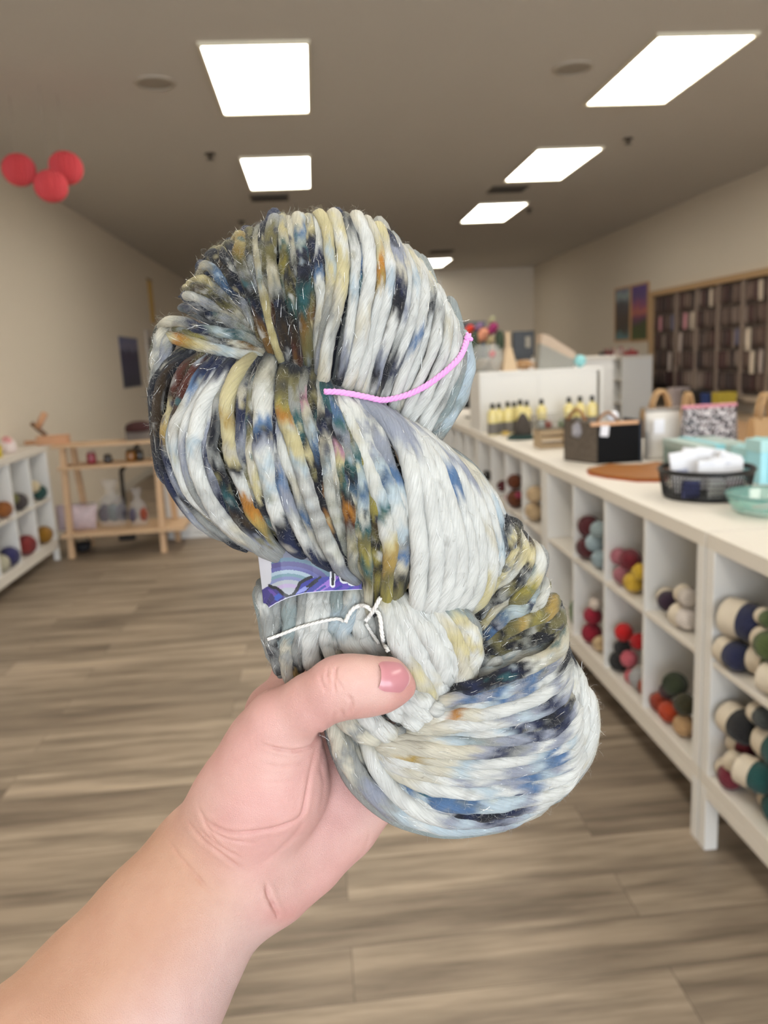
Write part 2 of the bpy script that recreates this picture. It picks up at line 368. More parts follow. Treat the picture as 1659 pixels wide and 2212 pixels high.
for a in [
 (1271, 1166, 24, MAROON, 'upper maroon yarn ball, upper row, '+P3), (1263, 1196, 25, MAROON, 'lower maroon yarn ball, upper row, '+P3),
 (1288, 1180, 21, (160, 178, 184), 'middle pale blue yarn ball, upper row, '+P3), (1294, 1148, 20, (150, 166, 168), 'top grey-blue yarn ball, upper row, '+P3),
 (1293, 1214, 20, (158, 176, 182), 'bottom pale blue yarn ball, upper row, '+P3),
 (1281, 1337, 20, (150, 18, 46), 'upper crimson yarn ball, lower row, '+P3), (1279, 1383, 22, (140, 14, 42), 'lower crimson yarn ball, lower row, '+P3),
 (1297, 1396, 18, (196, 170, 132), 'tan yarn ball, lower row, '+P3), (1285, 1312, 14, (206, 192, 180), 'cream yarn end above the crimson balls, '+P3),
 (1338, 1213, 19, (172, 106, 118), 'upper dusty pink yarn ball, upper row, '+P2), (1319, 1241, 18, (116, 128, 150), 'slate blue yarn ball, upper row, '+P2),
 (1343, 1258, 21, (166, 102, 112), 'lower dusty pink yarn ball, upper row, '+P2), (1366, 1222, 24, (110, 24, 38), 'burgundy yarn ball behind the yellow, upper row, '+P2),
 (1377, 1240, 19, (214, 178, 58), 'upper yellow yarn ball, upper row, '+P2), (1372, 1284, 24, (204, 168, 52), 'lower yellow yarn ball, upper row, '+P2),
 (1348, 1366, 20, (190, 12, 18), 'left bright red yarn ball, lower row, '+P2), (1380, 1386, 19, (176, 12, 22), 'right bright red yarn ball, lower row, '+P2),
 (1344, 1413, 19, BLACK, 'upper black yarn ball, lower row, '+P2), (1334, 1444, 21, BLACK, 'lower black yarn ball, lower row, '+P2),
 (1358, 1428, 19, (196, 96, 108), 'upper salmon pink yarn ball, lower row, '+P2), (1370, 1466, 17, (190, 88, 100), 'lower salmon pink yarn ball, lower row, '+P2),
 (1374, 1504, 22, (160, 160, 160), 'grey yarn ball under the pink ones, '+P2),
 (1408, 1492, 22, (158, 58, 22), 'top rust yarn ball, lower row, '+P1), (1416, 1522, 22, (150, 50, 20), 'middle rust yarn ball, lower row, '+P1),
 (1440, 1540, 24, (178, 62, 24), 'bottom orange rust yarn ball, lower row, '+P1), (1463, 1496, 27, (48, 56, 34), 'dark green yarn ball, lower row, '+P1),
 (1474, 1536, 25, (56, 52, 28), 'dark olive yarn ball, lower row, '+P1), (1443, 1508, 18, (70, 44, 48), 'plum yarn ball behind the rust ones, '+P1),
 (1476, 1588, 24, (186, 150, 108), 'tan yarn ball beside the post base, '+P1),
 (1110, 1056, 17, (108, 54, 24), 'upper brown yarn ball, second far cell past the white yarn'), (1103, 1074, 13, (172, 70, 128), 'magenta yarn ball between two brown balls, far cabinet'),
 (1110, 1092, 19, (98, 50, 22), 'lower brown yarn ball, second far cell past the white yarn'), (1086, 1050, 13, (88, 30, 36), 'maroon yarn ball, far cell just past the white yarn'),
 (1118, 1073, 8, (160, 50, 80), 'pink yarn ball right of the brown balls, far cabinet'), (1052, 1028, 12, BLACK, 'black yarn ball just above the white yarn edge'),
 (1156, 1095, 19, (204, 178, 140), 'upper cream yarn ball left of the far post'), (1156, 1128, 21, (198, 172, 134), 'lower cream yarn ball left of the far post'),
 (1144, 1112, 13, (84, 98, 124), 'slate blue yarn ball beside the cream balls')]:
    ball(*a)
ball(1258, 1352, 20, (84, 112, 66), 'tall green yarn ball, lower row, '+P3, sz=2.0)
for a in [
 (1442, 1296, 23, (52, 34, 52), 'dark purple banded skein, upper row, '+P1), (1478, 1328, 26, (222, 212, 204), 'white banded skein, upper row, '+P1),
 (1482, 1292, 22, (196, 186, 176), 'grey-white banded skein behind the white one, '+P1)]:
    ball(*a, kind='skein')
# the nearest unit, right edge of the frame
R = 'nearest cabinet'
for a in [
 (1590, 1382, 42, NAVY, 'upper navy skein with cream band, upper cell of the nearest cabinet'), (1574, 1424, 32, NAVY, 'lower navy skein with cream band, upper cell of the nearest cabinet'),
 (1640, 1398, 32, (78, 92, 48), 'upper olive green skein with cream band, nearest cabinet'), (1618, 1444, 38, (82, 92, 46), 'lower olive green skein with cream band, nearest cabinet'),
 (1655, 1350, 20, (84, 98, 60), 'green skein at the very top of the nearest cabinet pile'), (1654, 1480, 34, (90, 28, 44), 'burgundy skein with white band under the green, nearest cabinet')]:
    ball(*a, kind='skein', x=XF+0.05)
for a in [
 (1594, 1586, 38, BLACK, 'black skein with cream band, top of the lower pile, nearest cabinet'), (1563, 1650, 27, (112, 34, 48), 'lower burgundy skein with cream band, nearest cabinet'),
 (1575, 1622, 25, (110, 32, 46), 'upper burgundy skein with cream band, nearest cabinet'), (1640, 1628, 44, TEAL, 'large dark teal skein, lower cell of the nearest cabinet'),
 (1624, 1690, 34, TEAL, 'teal skein with cream band under the large teal one'), (1600, 1716, 32, (96, 96, 98), 'grey skein with cream band, lower cell of the nearest cabinet'),
 (1640, 1770, 34, TEAL, 'bottom teal skein with cream band by the cabinet rail'), (1602, 1668, 24, (206, 190, 170), 'cream banded skein among the burgundy ones, nearest cabinet'),
 (1650, 1560, 26, (66, 70, 68), 'charcoal skein beside the black one, nearest cabinet')]:
    ball(*a, kind='skein', x=XF+0.05)
xl = -2.165-0.05
for a in [
 (8, 1106, 17, (152, 92, 40), 'rust orange yarn ball, upper row of the left shelf, at the frame edge'), (30, 1080, 12, (106, 104, 48), 'olive yarn ball on top of the charcoal one, left shelf'),
 (40, 1094, 17, (70, 62, 62), 'charcoal yarn ball, upper row of the left shelf'), (84, 1076, 15, (38, 76, 72), 'dark teal yarn ball, upper far cell of the left shelf'),
 (76, 1056, 12, (214, 198, 164), 'cream yarn ball above the teal one, left shelf'), (97, 1174, 17, (150, 106, 22), 'mustard yarn ball, lower far cell of the left shelf'),
 (58, 1194, 20, (132, 44, 42), 'brick red yarn ball, lower row of the left shelf'), (24, 1222, 20, (52, 50, 98), 'indigo yarn ball, lower row of the left shelf'),
 (4, 1240, 18, (178, 172, 148), 'pale grey-green yarn ball, lower row of the left shelf, at the edge')]:
    ball(a[0], a[1], a[2]*1.1, *a[3:], x=xl)
# settle the yarn: keep every piece inside its own cell and out of its neighbours
def cells(P):
    if P[0] > 0:
        y0 = .49+1.6*math.floor((P[1]-.49)/1.6); L_, D_c, lo, mid, hi, x0, x1 = 1.59, .39, .245, .592, .92, XF-.0, XF+.37
    else: y0 = 4.91; L_, lo, mid, hi, x0, x1 = 1.62, .175, .51, .89, -2.165-.255, -2.165
    p = (L_-.09)/4; i = min(3, max(0, int((P[1]-y0-.045)//p))); ya, yb = y0+.045+p*i+.011, y0+.045+p*(i+1)-.011
    up = P[2] > mid-.01
    return (x0, x1, ya, yb, (mid+.011) if up else lo, hi if up else mid-.011), (P[0] > 0, y0, i, up)
CB = [cells(a[1]) for a in YARN]
for it in range(160):
    for i in range(len(YARN)):
        for j in range(i):
            if CB[i][1] != CB[j][1]: continue
            A_, B_ = YARN[i], YARN[j]; d = A_[1]-B_[1]; d[0] += 1e-4
            q = np.array([1, (A_[2]+B_[2])/(A_[4]+B_[4]), (A_[2]+B_[2])/(A_[3]+B_[3])]); dd = np.linalg.norm(d*q); lim = (A_[2]+B_[2])*1.0
            if dd < lim:
                m_ = d*q/(dd+1e-9)*(lim-dd)*.5*np.array([1.3, .8, .8]); A_[1] += m_; B_[1] -= m_
    for (r_, P, rr, rz_, ry_), (bx_c, _) in zip(YARN, CB):
        lo_ = np.array([bx_c[0]+(.0 if P[0] > 0 else .01), bx_c[2], bx_c[4]])+np.array([rr*(.6 if P[0] > 0 else 1), ry_, rz_]); hi_ = np.array([bx_c[1], bx_c[3], bx_c[5]])-np.array([rr*(1 if P[0] > 0 else .6), ry_, rz_])
        P[:] = np.where(lo_ < hi_, np.clip(P, lo_, np.maximum(lo_, hi_)), (lo_+hi_)/2)
for a in YARN: a[0].location = a[1]
# ------------------------------------------------------------------ left side: ladder rack and things on it
pine = M('pine', (198, 164, 128), 0.55, var=0.12, scale=6, stretch=(1, 1, 8))
pine2 = M('pine_boards', (200, 168, 132), 0.55, var=0.12, scale=6, stretch=(8, 1, 1))
YR = 6.5
r = empty('ladder_rack', (0, 0, 0), 'pine ladder rack with three shelves beside the left white shelf', 'rack')
def pz(px, py, y=YR): return ony(px, py, y)
xL, xR_ = pz(122, 1000)[0], pz(340, 1000)[0]; zt, zm, zb = pz(230, 962)[2], pz(230, 1007)[2], pz(230, 1152)[2]
for x in (xL, xR_-0.045):
    MB().add([(x, YR, 0), (x+.045, YR, 0), (x+.045, YR+.045, 0), (x, YR+.045, 0), (x, YR+.10, zt-.01), (x+.045, YR+.10, zt-.01), (x+.045, YR+.145, zt-.01), (x, YR+.145, zt-.01)],
             [(0,3,2,1),(4,5,6,7),(0,1,5,4),(1,2,6,5),(2,3,7,6),(3,0,4,7)]).build('leg', pine, r)
    MB().add([(x+.05, YR+.40, 0), (x+.095, YR+.40, 0), (x+.095, YR+.445, 0), (x+.05, YR+.445, 0), (x+.05, YR+.2, zt-.01), (x+.095, YR+.2, zt-.01), (x+.095, YR+.245, zt-.01), (x+.05, YR+.245, zt-.01)],
             [(0,3,2,1),(4,5,6,7),(0,1,5,4),(1,2,6,5),(2,3,7,6),(3,0,4,7)]).build('leg', pine, r)
MB().box(xL-.05, xR_+.03, YR+.06, YR+.33, zt-.01, zt+.015, .003).build('shelf_board', pine2, r)
MB().box(xL-.02, xR_+.0, YR+.05, YR+.38, zm-.02, zm+.005, .003).build('shelf_board', pine2, r)
MB().box(xL-.04, xR_+.16, YR-.01, YR+.44, zb-.02, zb+.012, .003).build('shelf_board', pine2, r)
# low white cabinet behind the rack
p = onz(365, 1165, 0)
r = empty('cabinet', (p[0], p[1], 0), 'low white cabinet on the floor just right of the pine rack', 'cabinet')
MB().box(0, 0.9, 0.0, 0.4, 0.0, 0.05).build('plinth', white, r); MB().box(0, 0.9, 0, 0.4, 0.05, 0.56, .003).build('body', white, r)
for k in (0, 1): MB().box(0.01+k*.445, 0.445+k*.445, -0.018, -0.001, 0.06, 0.55, .002).build('door', white, r)
# wooden ball winder
q = pz(118, 955, YR+.19)
r = empty('ball_winder', (q[0], YR+.19, zt+.015), 'wooden ball winder with slanted arm on top of the pine rack', 'winder')
k_ = depth_of(q)/F
MB().box(-34*k_, 30*k_, -.05, .05, 0, 20*k_, .003).build('base', M('beech', (198, 150, 114), .5, var=.1, scale=9), r)
MB().box(-62*k_, -20*k_, -.02, .02, 2*k_, 11*k_, .002).build('clamp', M('beech', (198, 150, 114)), r)
MB().tube([(-16*k_, 0, 20*k_), (-44*k_, .01, 48*k_)], 5*k_, 10).build('crank', M('dark_wood', (116, 88, 66), .5), r, True)
MB().tube([(-32*k_, 0, 38*k_), (-12*k_, 0, 68*k_)], 7*k_, 12).build('spindle', M('beech', (198, 150, 114)), r, True)
# things on the rack shelves
def jar(px, py, wpx, hpx, c, lb, y, z, lid=(60, 50, 44), group=None):
    P = pz(px, py, y); k = depth_of(P)/F; rr = wpx*k/2; h = hpx*k
    r = empty('jar', (P[0], y, z), lb, 'jar', group)
    MB().lathe([(rr*.9, 0), (rr, .01), (rr, h*.72), (rr*.8, h*.82)], 20).build('body', M('jar_%d_%d_%d' % c, c, .25, coat=.4), r, True)
    MB().lathe([(rr*.84, h*.82), (rr*.84, h)], 20).build('lid', M('lid_%d_%d_%d' % lid, lid, .4), r, True)
jar(197, 985, 20, 28, (150, 50, 66), 'raspberry red jar with pale lid on the middle board of the pine rack', YR+.2, zm+.007, (176, 160, 150))
jar(233, 992, 18, 18, (52, 46, 46), 'small black tin on the middle board of the pine rack', YR+.2, zm+.007)
jar(283, 985, 22, 26, (140, 92, 38), 'amber jar on the middle board of the pine rack', YR+.2, zm+.007, (70, 52, 30))
jar(302, 985, 16, 24, (46, 42, 38), 'dark jar right of the amber jar on the pine rack', YR+.23, zm+.007)
clear = None
def filmmat():
    m, nt, b = newmat('clear_film'); b.inputs['Base Color'].default_value = (.9, .9, .92, 1); b.inputs['Roughness'].default_value = .12
    b.inputs['Alpha'].default_value = .14; return m
film = filmmat()
def plastic_bag(px, py, wpx, hpx, cols_, lb, y, z):
    P = pz(px, py, y); k = depth_of(P)/F; w_, h = wpx*k, hpx*k
    r = empty('plastic_bag', (P[0], y, z), lb, 'bag', 'clear kit bags on the pine rack')
    rr = random.Random(px)
    for i, c in enumerate(cols_):
        a = (i/(max(1, len(cols_)-1))-.5)*w_*.6
        MB().ball((a, rr.uniform(-.02, .02), h*(.25+.04*rr.random())), (w_*.22, .05, h*.19), 14, 10, .06, i).build('yarn_inside', yarnmat(c), r, True)
    prof = [(.42, 0), (.5, .08), (.5, .35), (.40, .6), (.12, .74), (.22, .86), (.34, 1.0)]
    b_ = MB().lathe([(q*w_, zz*h) for q, zz in prof], 18, ripple=.07, rn=7, cap=False)
    b_.v = [(x, y_*.55, z_) for x, y_, z_ in b_.v]; b_.build('film', film, r, True)
r = empty('kit_pouch', (pz(170, 1140, YR+.2)[0], YR+.16, zb+.014), 'pink-grey floral pouch lying on the bottom board of the pine rack', 'pouch')
k_ = depth_of(pz(165, 1140, YR+.2))/F
b_ = MB(); n = 14; vs = []; fs = []
for side in (-1, 1):
    for j in range(n+1):
        for i in range(n+1):
            u_, v_ = i/n, j/n
            puff = (math.sin(math.pi*u_)*math.sin(math.pi*v_))**.5
            vs.append(((u_-.5)*78*k_+8*k_*v_*(u_), side*(.004+.05*puff), v_*54*k_+3*k_*math.sin(6*u_)*v_))
for s_ in (0, 1):
    for j in range(n):
        for i in range(n):
            a = s_*(n+1)**2+j*(n+1)+i; fs.append((a, a+1, a+n+2, a+n+1))
b_.add(vs, fs).build('pouch_body', M('floral_pouch', (190, 172, 176), .6, var=.55, scale=40), r, True)
MB().tube([(-38*k_, 0, 54*k_), (44*k_, 0, 56*k_)], .006, 6).build('zip', M('zip_grey', (140, 132, 138), .5), r, True)
plastic_bag(248, 1148, 58, 100, [(66, 52, 66), (76, 86, 84), (56, 50, 62)], 'clear bag of grey and plum yarn, middle of the bottom pine board', YR+.24, zb+.014)
plastic_bag(303, 1142, 38, 80, [(84, 78, 96), (150, 70, 46)], 'clear bag of mixed yarn beside the right leg of the pine rack', YR+.2, zb+.014)
r = empty('storage_box', (pz(303, 950, YR+.2)[0], YR+.2, zt+.015), 'dark maroon topped box on the right end of the pine rack', 'box')
MB().box(-.10, .10, -.07, .07, 0, .07, .004).build('body', M('grey_felt', (112, 104, 98), .9), r)
MB().lathe([(.11, .07), (.115, .09), (.10, .13), (.05, .15), (0.001, .152)], 24).build('lid', M('maroon_felt', (58, 26, 26), .9), r, True)
P = onz(180, 1190, 0)
r = empty('basket', (P[0], YR+.28, 0), 'small dark basket on the floor under the pine rack', 'basket')
MB().lathe([(.05, 0), (.065, .03), (.07, .07), (.065, .07), (.055, .02), (.001, .015)], 20).build('bowl', M('dark_basket', (40, 38, 40), .8), r, True)
MB().tube([(-.066, 0, .06), (-.04, 0, .12), (0, 0, .14), (.04, 0, .12), (.066, 0, .06)], .006, 6).build('handle', M('dark_basket', (40, 38, 40)), r, True)
Pq = pz(290, 1040, YR+.55)
r = empty('dustpan_brush', (Pq[0], YR+.62, 0), 'dark long-handled brush leaning behind the pine rack', 'brush')
MB().tube([(-.12, 0, .62), (.05, .02, .85)], .022, 8).build('handle', M('brush_dark', (44, 38, 32), .7), r, True)
MB().box(-.2, -.06, -.03, .03, 0, .05).tube([(-.13, 0, .05), (-.12, 0, .62)], .02, 8).build('head', M('brush_dark', (44, 38, 32)), r)
# things on the left shelf
P = onx(22, 950, -2.26)
r = empty('flower_pot', (-2.28, P[1], .935), 'small white and pink ornament on top of the left white shelf', 'ornament')
MB().lathe([(.045, 0), (.06, .03), (.05, .08), (.03, .1)], 18, ripple=.08, rn=5).build('body', M('ornament_white', (222, 208, 204), .6, var=.1), r, True)
MB().ball((.01, -.02, .085), .032, 12, 8, .1, 3).ball((-.02, .02, .09), .03, 12, 8, .1, 4).build('blossom', M('blossom_pink', (214, 150, 148), .7), r, True)
P = onx(0, 965, -2.24)
r = empty('yellow_tin', (-2.26, P[1]-.02, .935), 'yellow tin at the left frame edge on the white shelf', 'tin')
MB().lathe([(.035, 0), (.035, .07)], 18).build('body', M('tin_yellow', (206, 180, 48), .4), r, True); MB().lathe([(.037, .07), (.037, .085)], 18).build('lid', M('tin_lid', (190, 166, 60), .4), r, True)
# left wall
def bandmat(name, stops, scale=18, axis='Z', h0=0., h1=1.):
    m, nt, b = newmat(name); tc = nt.nodes.new('ShaderNodeTexCoord'); sx = nt.nodes.new('ShaderNodeSeparateXYZ'); nt.links.new(tc.outputs['Object'], sx.inputs[0])
    nz = nt.nodes.new('ShaderNodeTexNoise'); nz.inputs['Scale'].default_value = scale; nz.inputs['Detail'].default_value = 4; nt.links.new(tc.outputs['Object'], nz.inputs['Vector'])
    mr = nt.nodes.new('ShaderNodeMapRange'); mr.inputs[1].default_value = h0; mr.inputs[2].default_value = h1; nt.links.new(sx.outputs[axis], mr.inputs[0])
    ad = nt.nodes.new('ShaderNodeMath'); ad.operation = 'MULTIPLY_ADD'; ad.inputs[1].default_value = .35; nt.links.new(nz.outputs['Fac'], ad.inputs[0])
    su = nt.nodes.new('ShaderNodeMath'); su.operation = 'SUBTRACT'; su.inputs[1].default_value = .17; nt.links.new(mr.outputs[0], ad.inputs[2]); nt.links.new(ad.outputs[0], su.inputs[0])
    rp = nt.nodes.new('ShaderNodeValToRGB'); e = rp.color_ramp.elements
    while len(e) < len(stops): e.new(.5)
    for k, (t, c) in enumerate(stops): e[k].position = t; e[k].color = lin(c)+(1,)
    nt.links.new(su.outputs[0], rp.inputs[0]); nt.links.new(rp.outputs[0], b.inputs['Base Color']); b.inputs['Roughness'].default_value = .6
    return m
a, c_ = onx(255, 728, XL), onx(305, 832, XL)
r = empty('poster', (XL+.008, a[1], c_[2]), 'dark blue upright poster on the left wall above the pine rack', 'poster')
hh = a[2]-c_[2]; ww = c_[1]-a[1]
MB().box(-.006, .004, 0, ww, 0, hh).build('print', bandmat('print_blue', [(0, (44, 46, 64)), (.35, (52, 52, 84)), (.7, (50, 46, 80)), (.8, (110, 110, 140)), (1, (96, 100, 138))], 6, h0=0, h1=hh), r)
MB().box(-.007, .007, -.012, ww+.012, -.012, 0).box(-.007, .007, -.012, ww+.012, hh, hh+.012).build('rail', M('poster_rail', (120, 116, 120), .5), r)
a, c_ = onx(317, 606, XL), onx(327, 698, XL)
r = empty('wall_ribbon', (XL+.012, a[1], c_[2]), 'narrow golden hanging strip on the left wall, beside the skein', 'streamer')
MB().box(-.006, .006, 0, .28, 0, a[2]-c_[2]).build('cloth', M('gold_cloth', (206, 166, 70), .5, var=.15, scale=15), r)
MB().tube([(0, -.03, a[2]-c_[2]+.02), (0, .31, a[2]-c_[2]+.02)], .012, 8).build('rod', M('gold_rod', (150, 122, 66), .4), r, True)
a, c_ = onx(311, 712, XL), onx(330, 830, XL)
r = empty('wall_mirror', (XL+.01, a[1], c_[2]-.3), 'pale framed panel on the left wall, half hidden by the skein', 'mirror')
hh = a[2]-c_[2]+.3
f_ = MB()
for (y0, y1, z0, z1) in ((0, .12, 0, hh), (.9, 1.0, 0, hh), (.12, .9, 0, .1), (.12, .9, hh-.1, hh)): f_.box(-.008, .02, y0, y1, z0, z1)
f_.build('frame', M('pale_frame', (196, 186, 176), .5), r); MB().box(-.008, .006, .12, .9, .1, hh-.1).build('panel', M('panel_dark', (86, 78, 68), .3), r)
# red honeycomb balls
red = M('honeycomb_paper', (206, 72, 78), .8, var=.05)
for (px, py, rp, lb) in ((41, 367, 33, 'leftmost red honeycomb paper ball under the ceiling'), (142, 363, 34, 'right red honeycomb paper ball, highest of the three'), (110, 402, 33, 'lowest red honeycomb paper ball, between the other two')):
    P = ony(px, py, 5.5 if py < 400 else 5.32); k = depth_of(P)/F; rr = rp*k
    r = empty('paper_ball', P, lb, 'decoration', 'red honeycomb paper balls')
    prof = [(max(.002, rr*math.sin(math.pi*j/18)), -rr*1.02*math.cos(math.pi*j/18)) for j in range(19)]
    MB().lathe(prof, 44, ripple=.07).build('honeycomb', red, r, False)
    MB().tube([(0, 0, rr), (0, 0, ZC-P[2])], .0015, 5).build('string', M('string_pale', (150, 138, 126), .8), r)

# ------------------------------------------------------------------ right side: things on the island top
def base(px, py): return onz(px, py, TOP)
amb = M('wash_yellow', (226, 212, 146), .2, var=.03, coat=.3); gl = M('wash_label', (112, 108, 104), .6, var=.25, scale=60); capm = M('cap_black', (34, 34, 36), .4)
bt = None
bl = ['leftmost amber bottle of the front row by the white box', 'second amber bottle from the left, against the leftmost one', 'third amber bottle from the left of the white box seam',
      'fourth amber bottle, tucked close behind the third', 'fifth amber bottle, tallest looking of the left cluster', 'sixth amber bottle, last of the left cluster', 'single amber bottle standing right of the white box seam',
      'amber bottle left of three behind the wire tray', 'amber bottle middle of three behind the wire tray', 'amber bottle right of three beside the tote handle']
for i, (px, y, s) in enumerate([(1064, 5.02, 1), (1078, 5.08, .98), (1097, 5.06, 1.02), (1111, 5.14, .98), (1124, 5.06, 1.06), (1138, 5.12, 1), (1170, 5.12, 1.02), (1229, 5.1, 1.04), (1253, 5.1, 1.05), (1279, 5.08, 1.06)]):
    x = ony(px, 900, y)[0]
    if bt is None:
        bt = empty('wash_bottle', (x, y, TOP), bl[i], 'bottle', 'amber wool wash bottles')
        MB().lathe([(.030, 0), (.033, .004), (.033, .135), (.028, .152), (.013, .165), (.012, .172)], 22).build('body', amb, bt, True)
        MB().lathe([(.0337, .008), (.0337, .078)], 22, cap=False).build('label', gl, bt, True)
        MB().lathe([(.014, .17), (.014, .20), (.010, .204)], 16).build('cap', capm, bt, True); o = bt
    else: o = copy_tree(bt)
    o.location = (x, y, TOP); o.scale = (s, s, s); o['label'] = bl[i]
# dark hat on teal base
P = base(1126, 948); k_ = depth_of(P)/F
r = empty('felt_hat', P, 'charcoal pointed felt hat on a dark teal brim in front of the bottles', 'hat')
MB().lathe([(30*k_, 0), (31*k_, 4*k_), (22*k_, 10*k_), (21*k_, 8*k_), (.001, 8*k_)], 24).build('brim', M('teal_felt', (30, 58, 56), .9), r, True)
MB().lathe([(20*k_, 8*k_), (17*k_, 26*k_), (11*k_, 44*k_), (5*k_, 54*k_), (.001, 56*k_)], 20, c=(4*k_, 0, 0)).build('crown', M('charcoal_felt', (74, 68, 64), .95), r, True)
for (px, py, lb) in ((1092, 940, 'small yellow sachet left of the charcoal hat'), (1108, 934, 'small yellow sachet behind the charcoal hat')):
    P = base(px, py); r = empty('sachet', P, lb, 'sachet', 'yellow sachets by the bottles')
    MB().box(-.022, .022, -.012, .012, 0, .02, .005).build('packet', M('sachet_yellow', (206, 176, 92), .6), r); MB().box(-.022, .022, -.003, .003, .02, .026).build('seal', M('sachet_seal', (190, 160, 90), .6), r)
# crate with a wire tray on it
P = base(1200, 968); k_ = depth_of(P)/F; cw, ch_ = 33*k_, 40*k_
crm = M('crate_wood', (176, 154, 124), .65, var=.12, scale=14)
r = empty('wooden_crate', (P[0], P[1]+.06, TOP), 'pale slatted wooden crate under the wire tray, right of the charcoal hat', 'crate')
MB().box(-cw, cw, -.07, .07, 0, .012).build('bottom', crm, r)
for (yy) in (-.076, .066): 
    for zz in (.0, .4, .75): MB().box(-cw, cw, yy, yy+.01, zz*ch_+.004, zz*ch_+ch_*.22).build('slat', crm, r)
for xx in (-cw-.004, cw-.008): MB().box(xx, xx+.012, -.066, .066, .0, ch_*.97).build('end_board', crm, r)
r = empty('wire_tray', (P[0]-.01, P[1]+.06, TOP+ch_), 'thin wire tray holding small things on top of the crate', 'basket')
wm = M('grey_wire', (150, 146, 136), .4, .6); f_ = MB(); tw, th = 46*k_, 30*k_
for zz, s_ in ((.003, .75), (th*.5, .88), (th, 1.0)):
    pts = [(tw*s_*math.cos(a), .075*s_*math.sin(a), zz) for a in np.linspace(0, 2*math.pi, 29)]; f_.tube(pts, .0022, 5)
for a in np.linspace(0, 2*math.pi, 25)[:-1]:
    f_.tube([(tw*.75*math.cos(a), .056*math.sin(a), .003), (tw*math.cos(a), .075*math.sin(a), th)], .0016, 4)
for xx in np.linspace(-.6, .6, 7): f_.tube([(tw*xx, -.05*math.sqrt(1-xx*xx), .004), (tw*xx, .05*math.sqrt(1-xx*xx), .004)], .0014, 4)
f_.build('wire_frame', wm, r)
for (dx, c, lb) in ((-.02, (150, 62, 52), 'red felted ball in the wire tray'), (.05, (120, 140, 112), 'grey-green felted ball in the wire tray'), (-.06, (180, 188, 186), 'pale felted ball in the wire tray')):
    r = empty('felt_ball', (P[0]+dx, P[1]+.06, TOP+ch_+.024), lb, 'ball'); MB().ball((0, 0, 0), .02, 14, 10, .05, 5).build('wool', yarnmat(c), r, True)
    MB().tube([(0, 0, .018), (.004, 0, .03), (-.002, 0, .036)], .002, 5).build('loop', yarnmat(c), r)
# black open tote with mottled side
P = base(1290, 1003); k_ = depth_of(P)/F
r = empty('tote_bag', P, 'black open box tote with mottled brown side and tan bar, on the island', 'bag')
bw, bh = 94*k_, 84*k_; mott = M('mottled_brown', (92, 82, 72), .8, var=.6, scale=45); blk = M('black_canvas', (13, 13, 16), .8, var=.1, spec=.2)
MB().box(0, bw, 0, .006, 0, bh, .002).build('front_panel', blk, r)
sd = MB().add([(0, 0, 0), (-.09, .20, 0), (-.09, .20, bh*1.15), (0, 0, bh), (.006, .003, 0), (-.084, .203, 0), (-.084, .203, bh*1.15), (.006, .003, bh)],
              [(0,3,2,1),(4,5,6,7),(0,1,5,4),(1,2,6,5),(2,3,7,6),(3,0,4,7)]); sd.build('side_panel', mott, r)
MB().box(-.09, bw-.02, .2, .206, 0, bh*.95).build('back_panel', blk, r); MB().box(bw, bw+.012, -.002, .2, 0, bh*1.08, .002).build('side_panel', M('blue_black', (36, 44, 58), .6), r)
MB().add([(0, 0, 0), (bw, 0, 0), (bw, .2, 0), (-.09, .2, 0), (0, 0, .006), (bw, 0, .006), (bw, .2, .006), (-.09, .2, .006)], [(0,3,2,1),(4,5,6,7),(0,1,5,4),(1,2,6,5),(2,3,7,6),(3,0,4,7)]).build('base', blk, r)
MB().box(-.03, bw-.005, -.004, .012, bh*.98, bh*1.07, .003).build('wooden_bar', M('tan_bar', (206, 160, 122), .5), r)
MB().tube([(-.08+.05*t, .17-.1*t, bh*1.1+.05*math.sin(math.pi*t)) for t in np.linspace(0, 1, 12)], .008, 8).build('handle', M('tan_leather', (140, 98, 58), .6), r, True)
MB().tube([(.02+.1*t, .06, bh*1.03+.045*math.sin(math.pi*t)) for t in np.linspace(0, 1, 12)], .007, 8).build('handle', M('tan_leather', (140, 98, 58)), r, True)
tg = M('white_card', (232, 232, 238), .6)
MB().add([(.012, -.003, bh*.72), (.05, -.003, bh*.70), (.054, -.006, bh*.98), (.016, -.004, bh*.99)], [(0, 1, 2, 3)]).build('swing_tag', tg, r)
MB().ball((.10, .07, bh*1.17), (.028, .012, .026), 14, 10).build('swing_tag', tg, r, True)
MB().ball((-.055, .11, bh*.85), (.03, .02, .035), 14, 10, .1, 2).build('lining_fluff', M('lining_grey', (150, 146, 150), .8, var=.2), r, True)
# leather mat
pts = [(1270, 1018), (1318, 1008), (1352, 1010), (1388, 1009), (1420, 1003), (1440, 1008), (1440, 1038), (1425, 1041), (1376, 1041), (1310, 1033), (1275, 1026)]
Q = [base(*p) for p in pts]; c0 = sum(Q)/len(Q)
r = empty('leather_cover', (c0[0], c0[1], TOP), 'amber brown leather piece with red edge lying left of the round basket', 'leather')
MB().prism([(q[0]-c0[0], q[1]-c0[1]) for q in Q], .006, .014, 'z').build('leather', M('leather_amber', (150, 92, 24), .5, var=.12, spec=.25, scale=12), r)
MB().prism([((q[0]-c0[0])*1.03, (q[1]-c0[1])*1.03) for q in Q], .0, .006, 'z').build('edge_binding', M('leather_red', (166, 70, 42), .5), r)
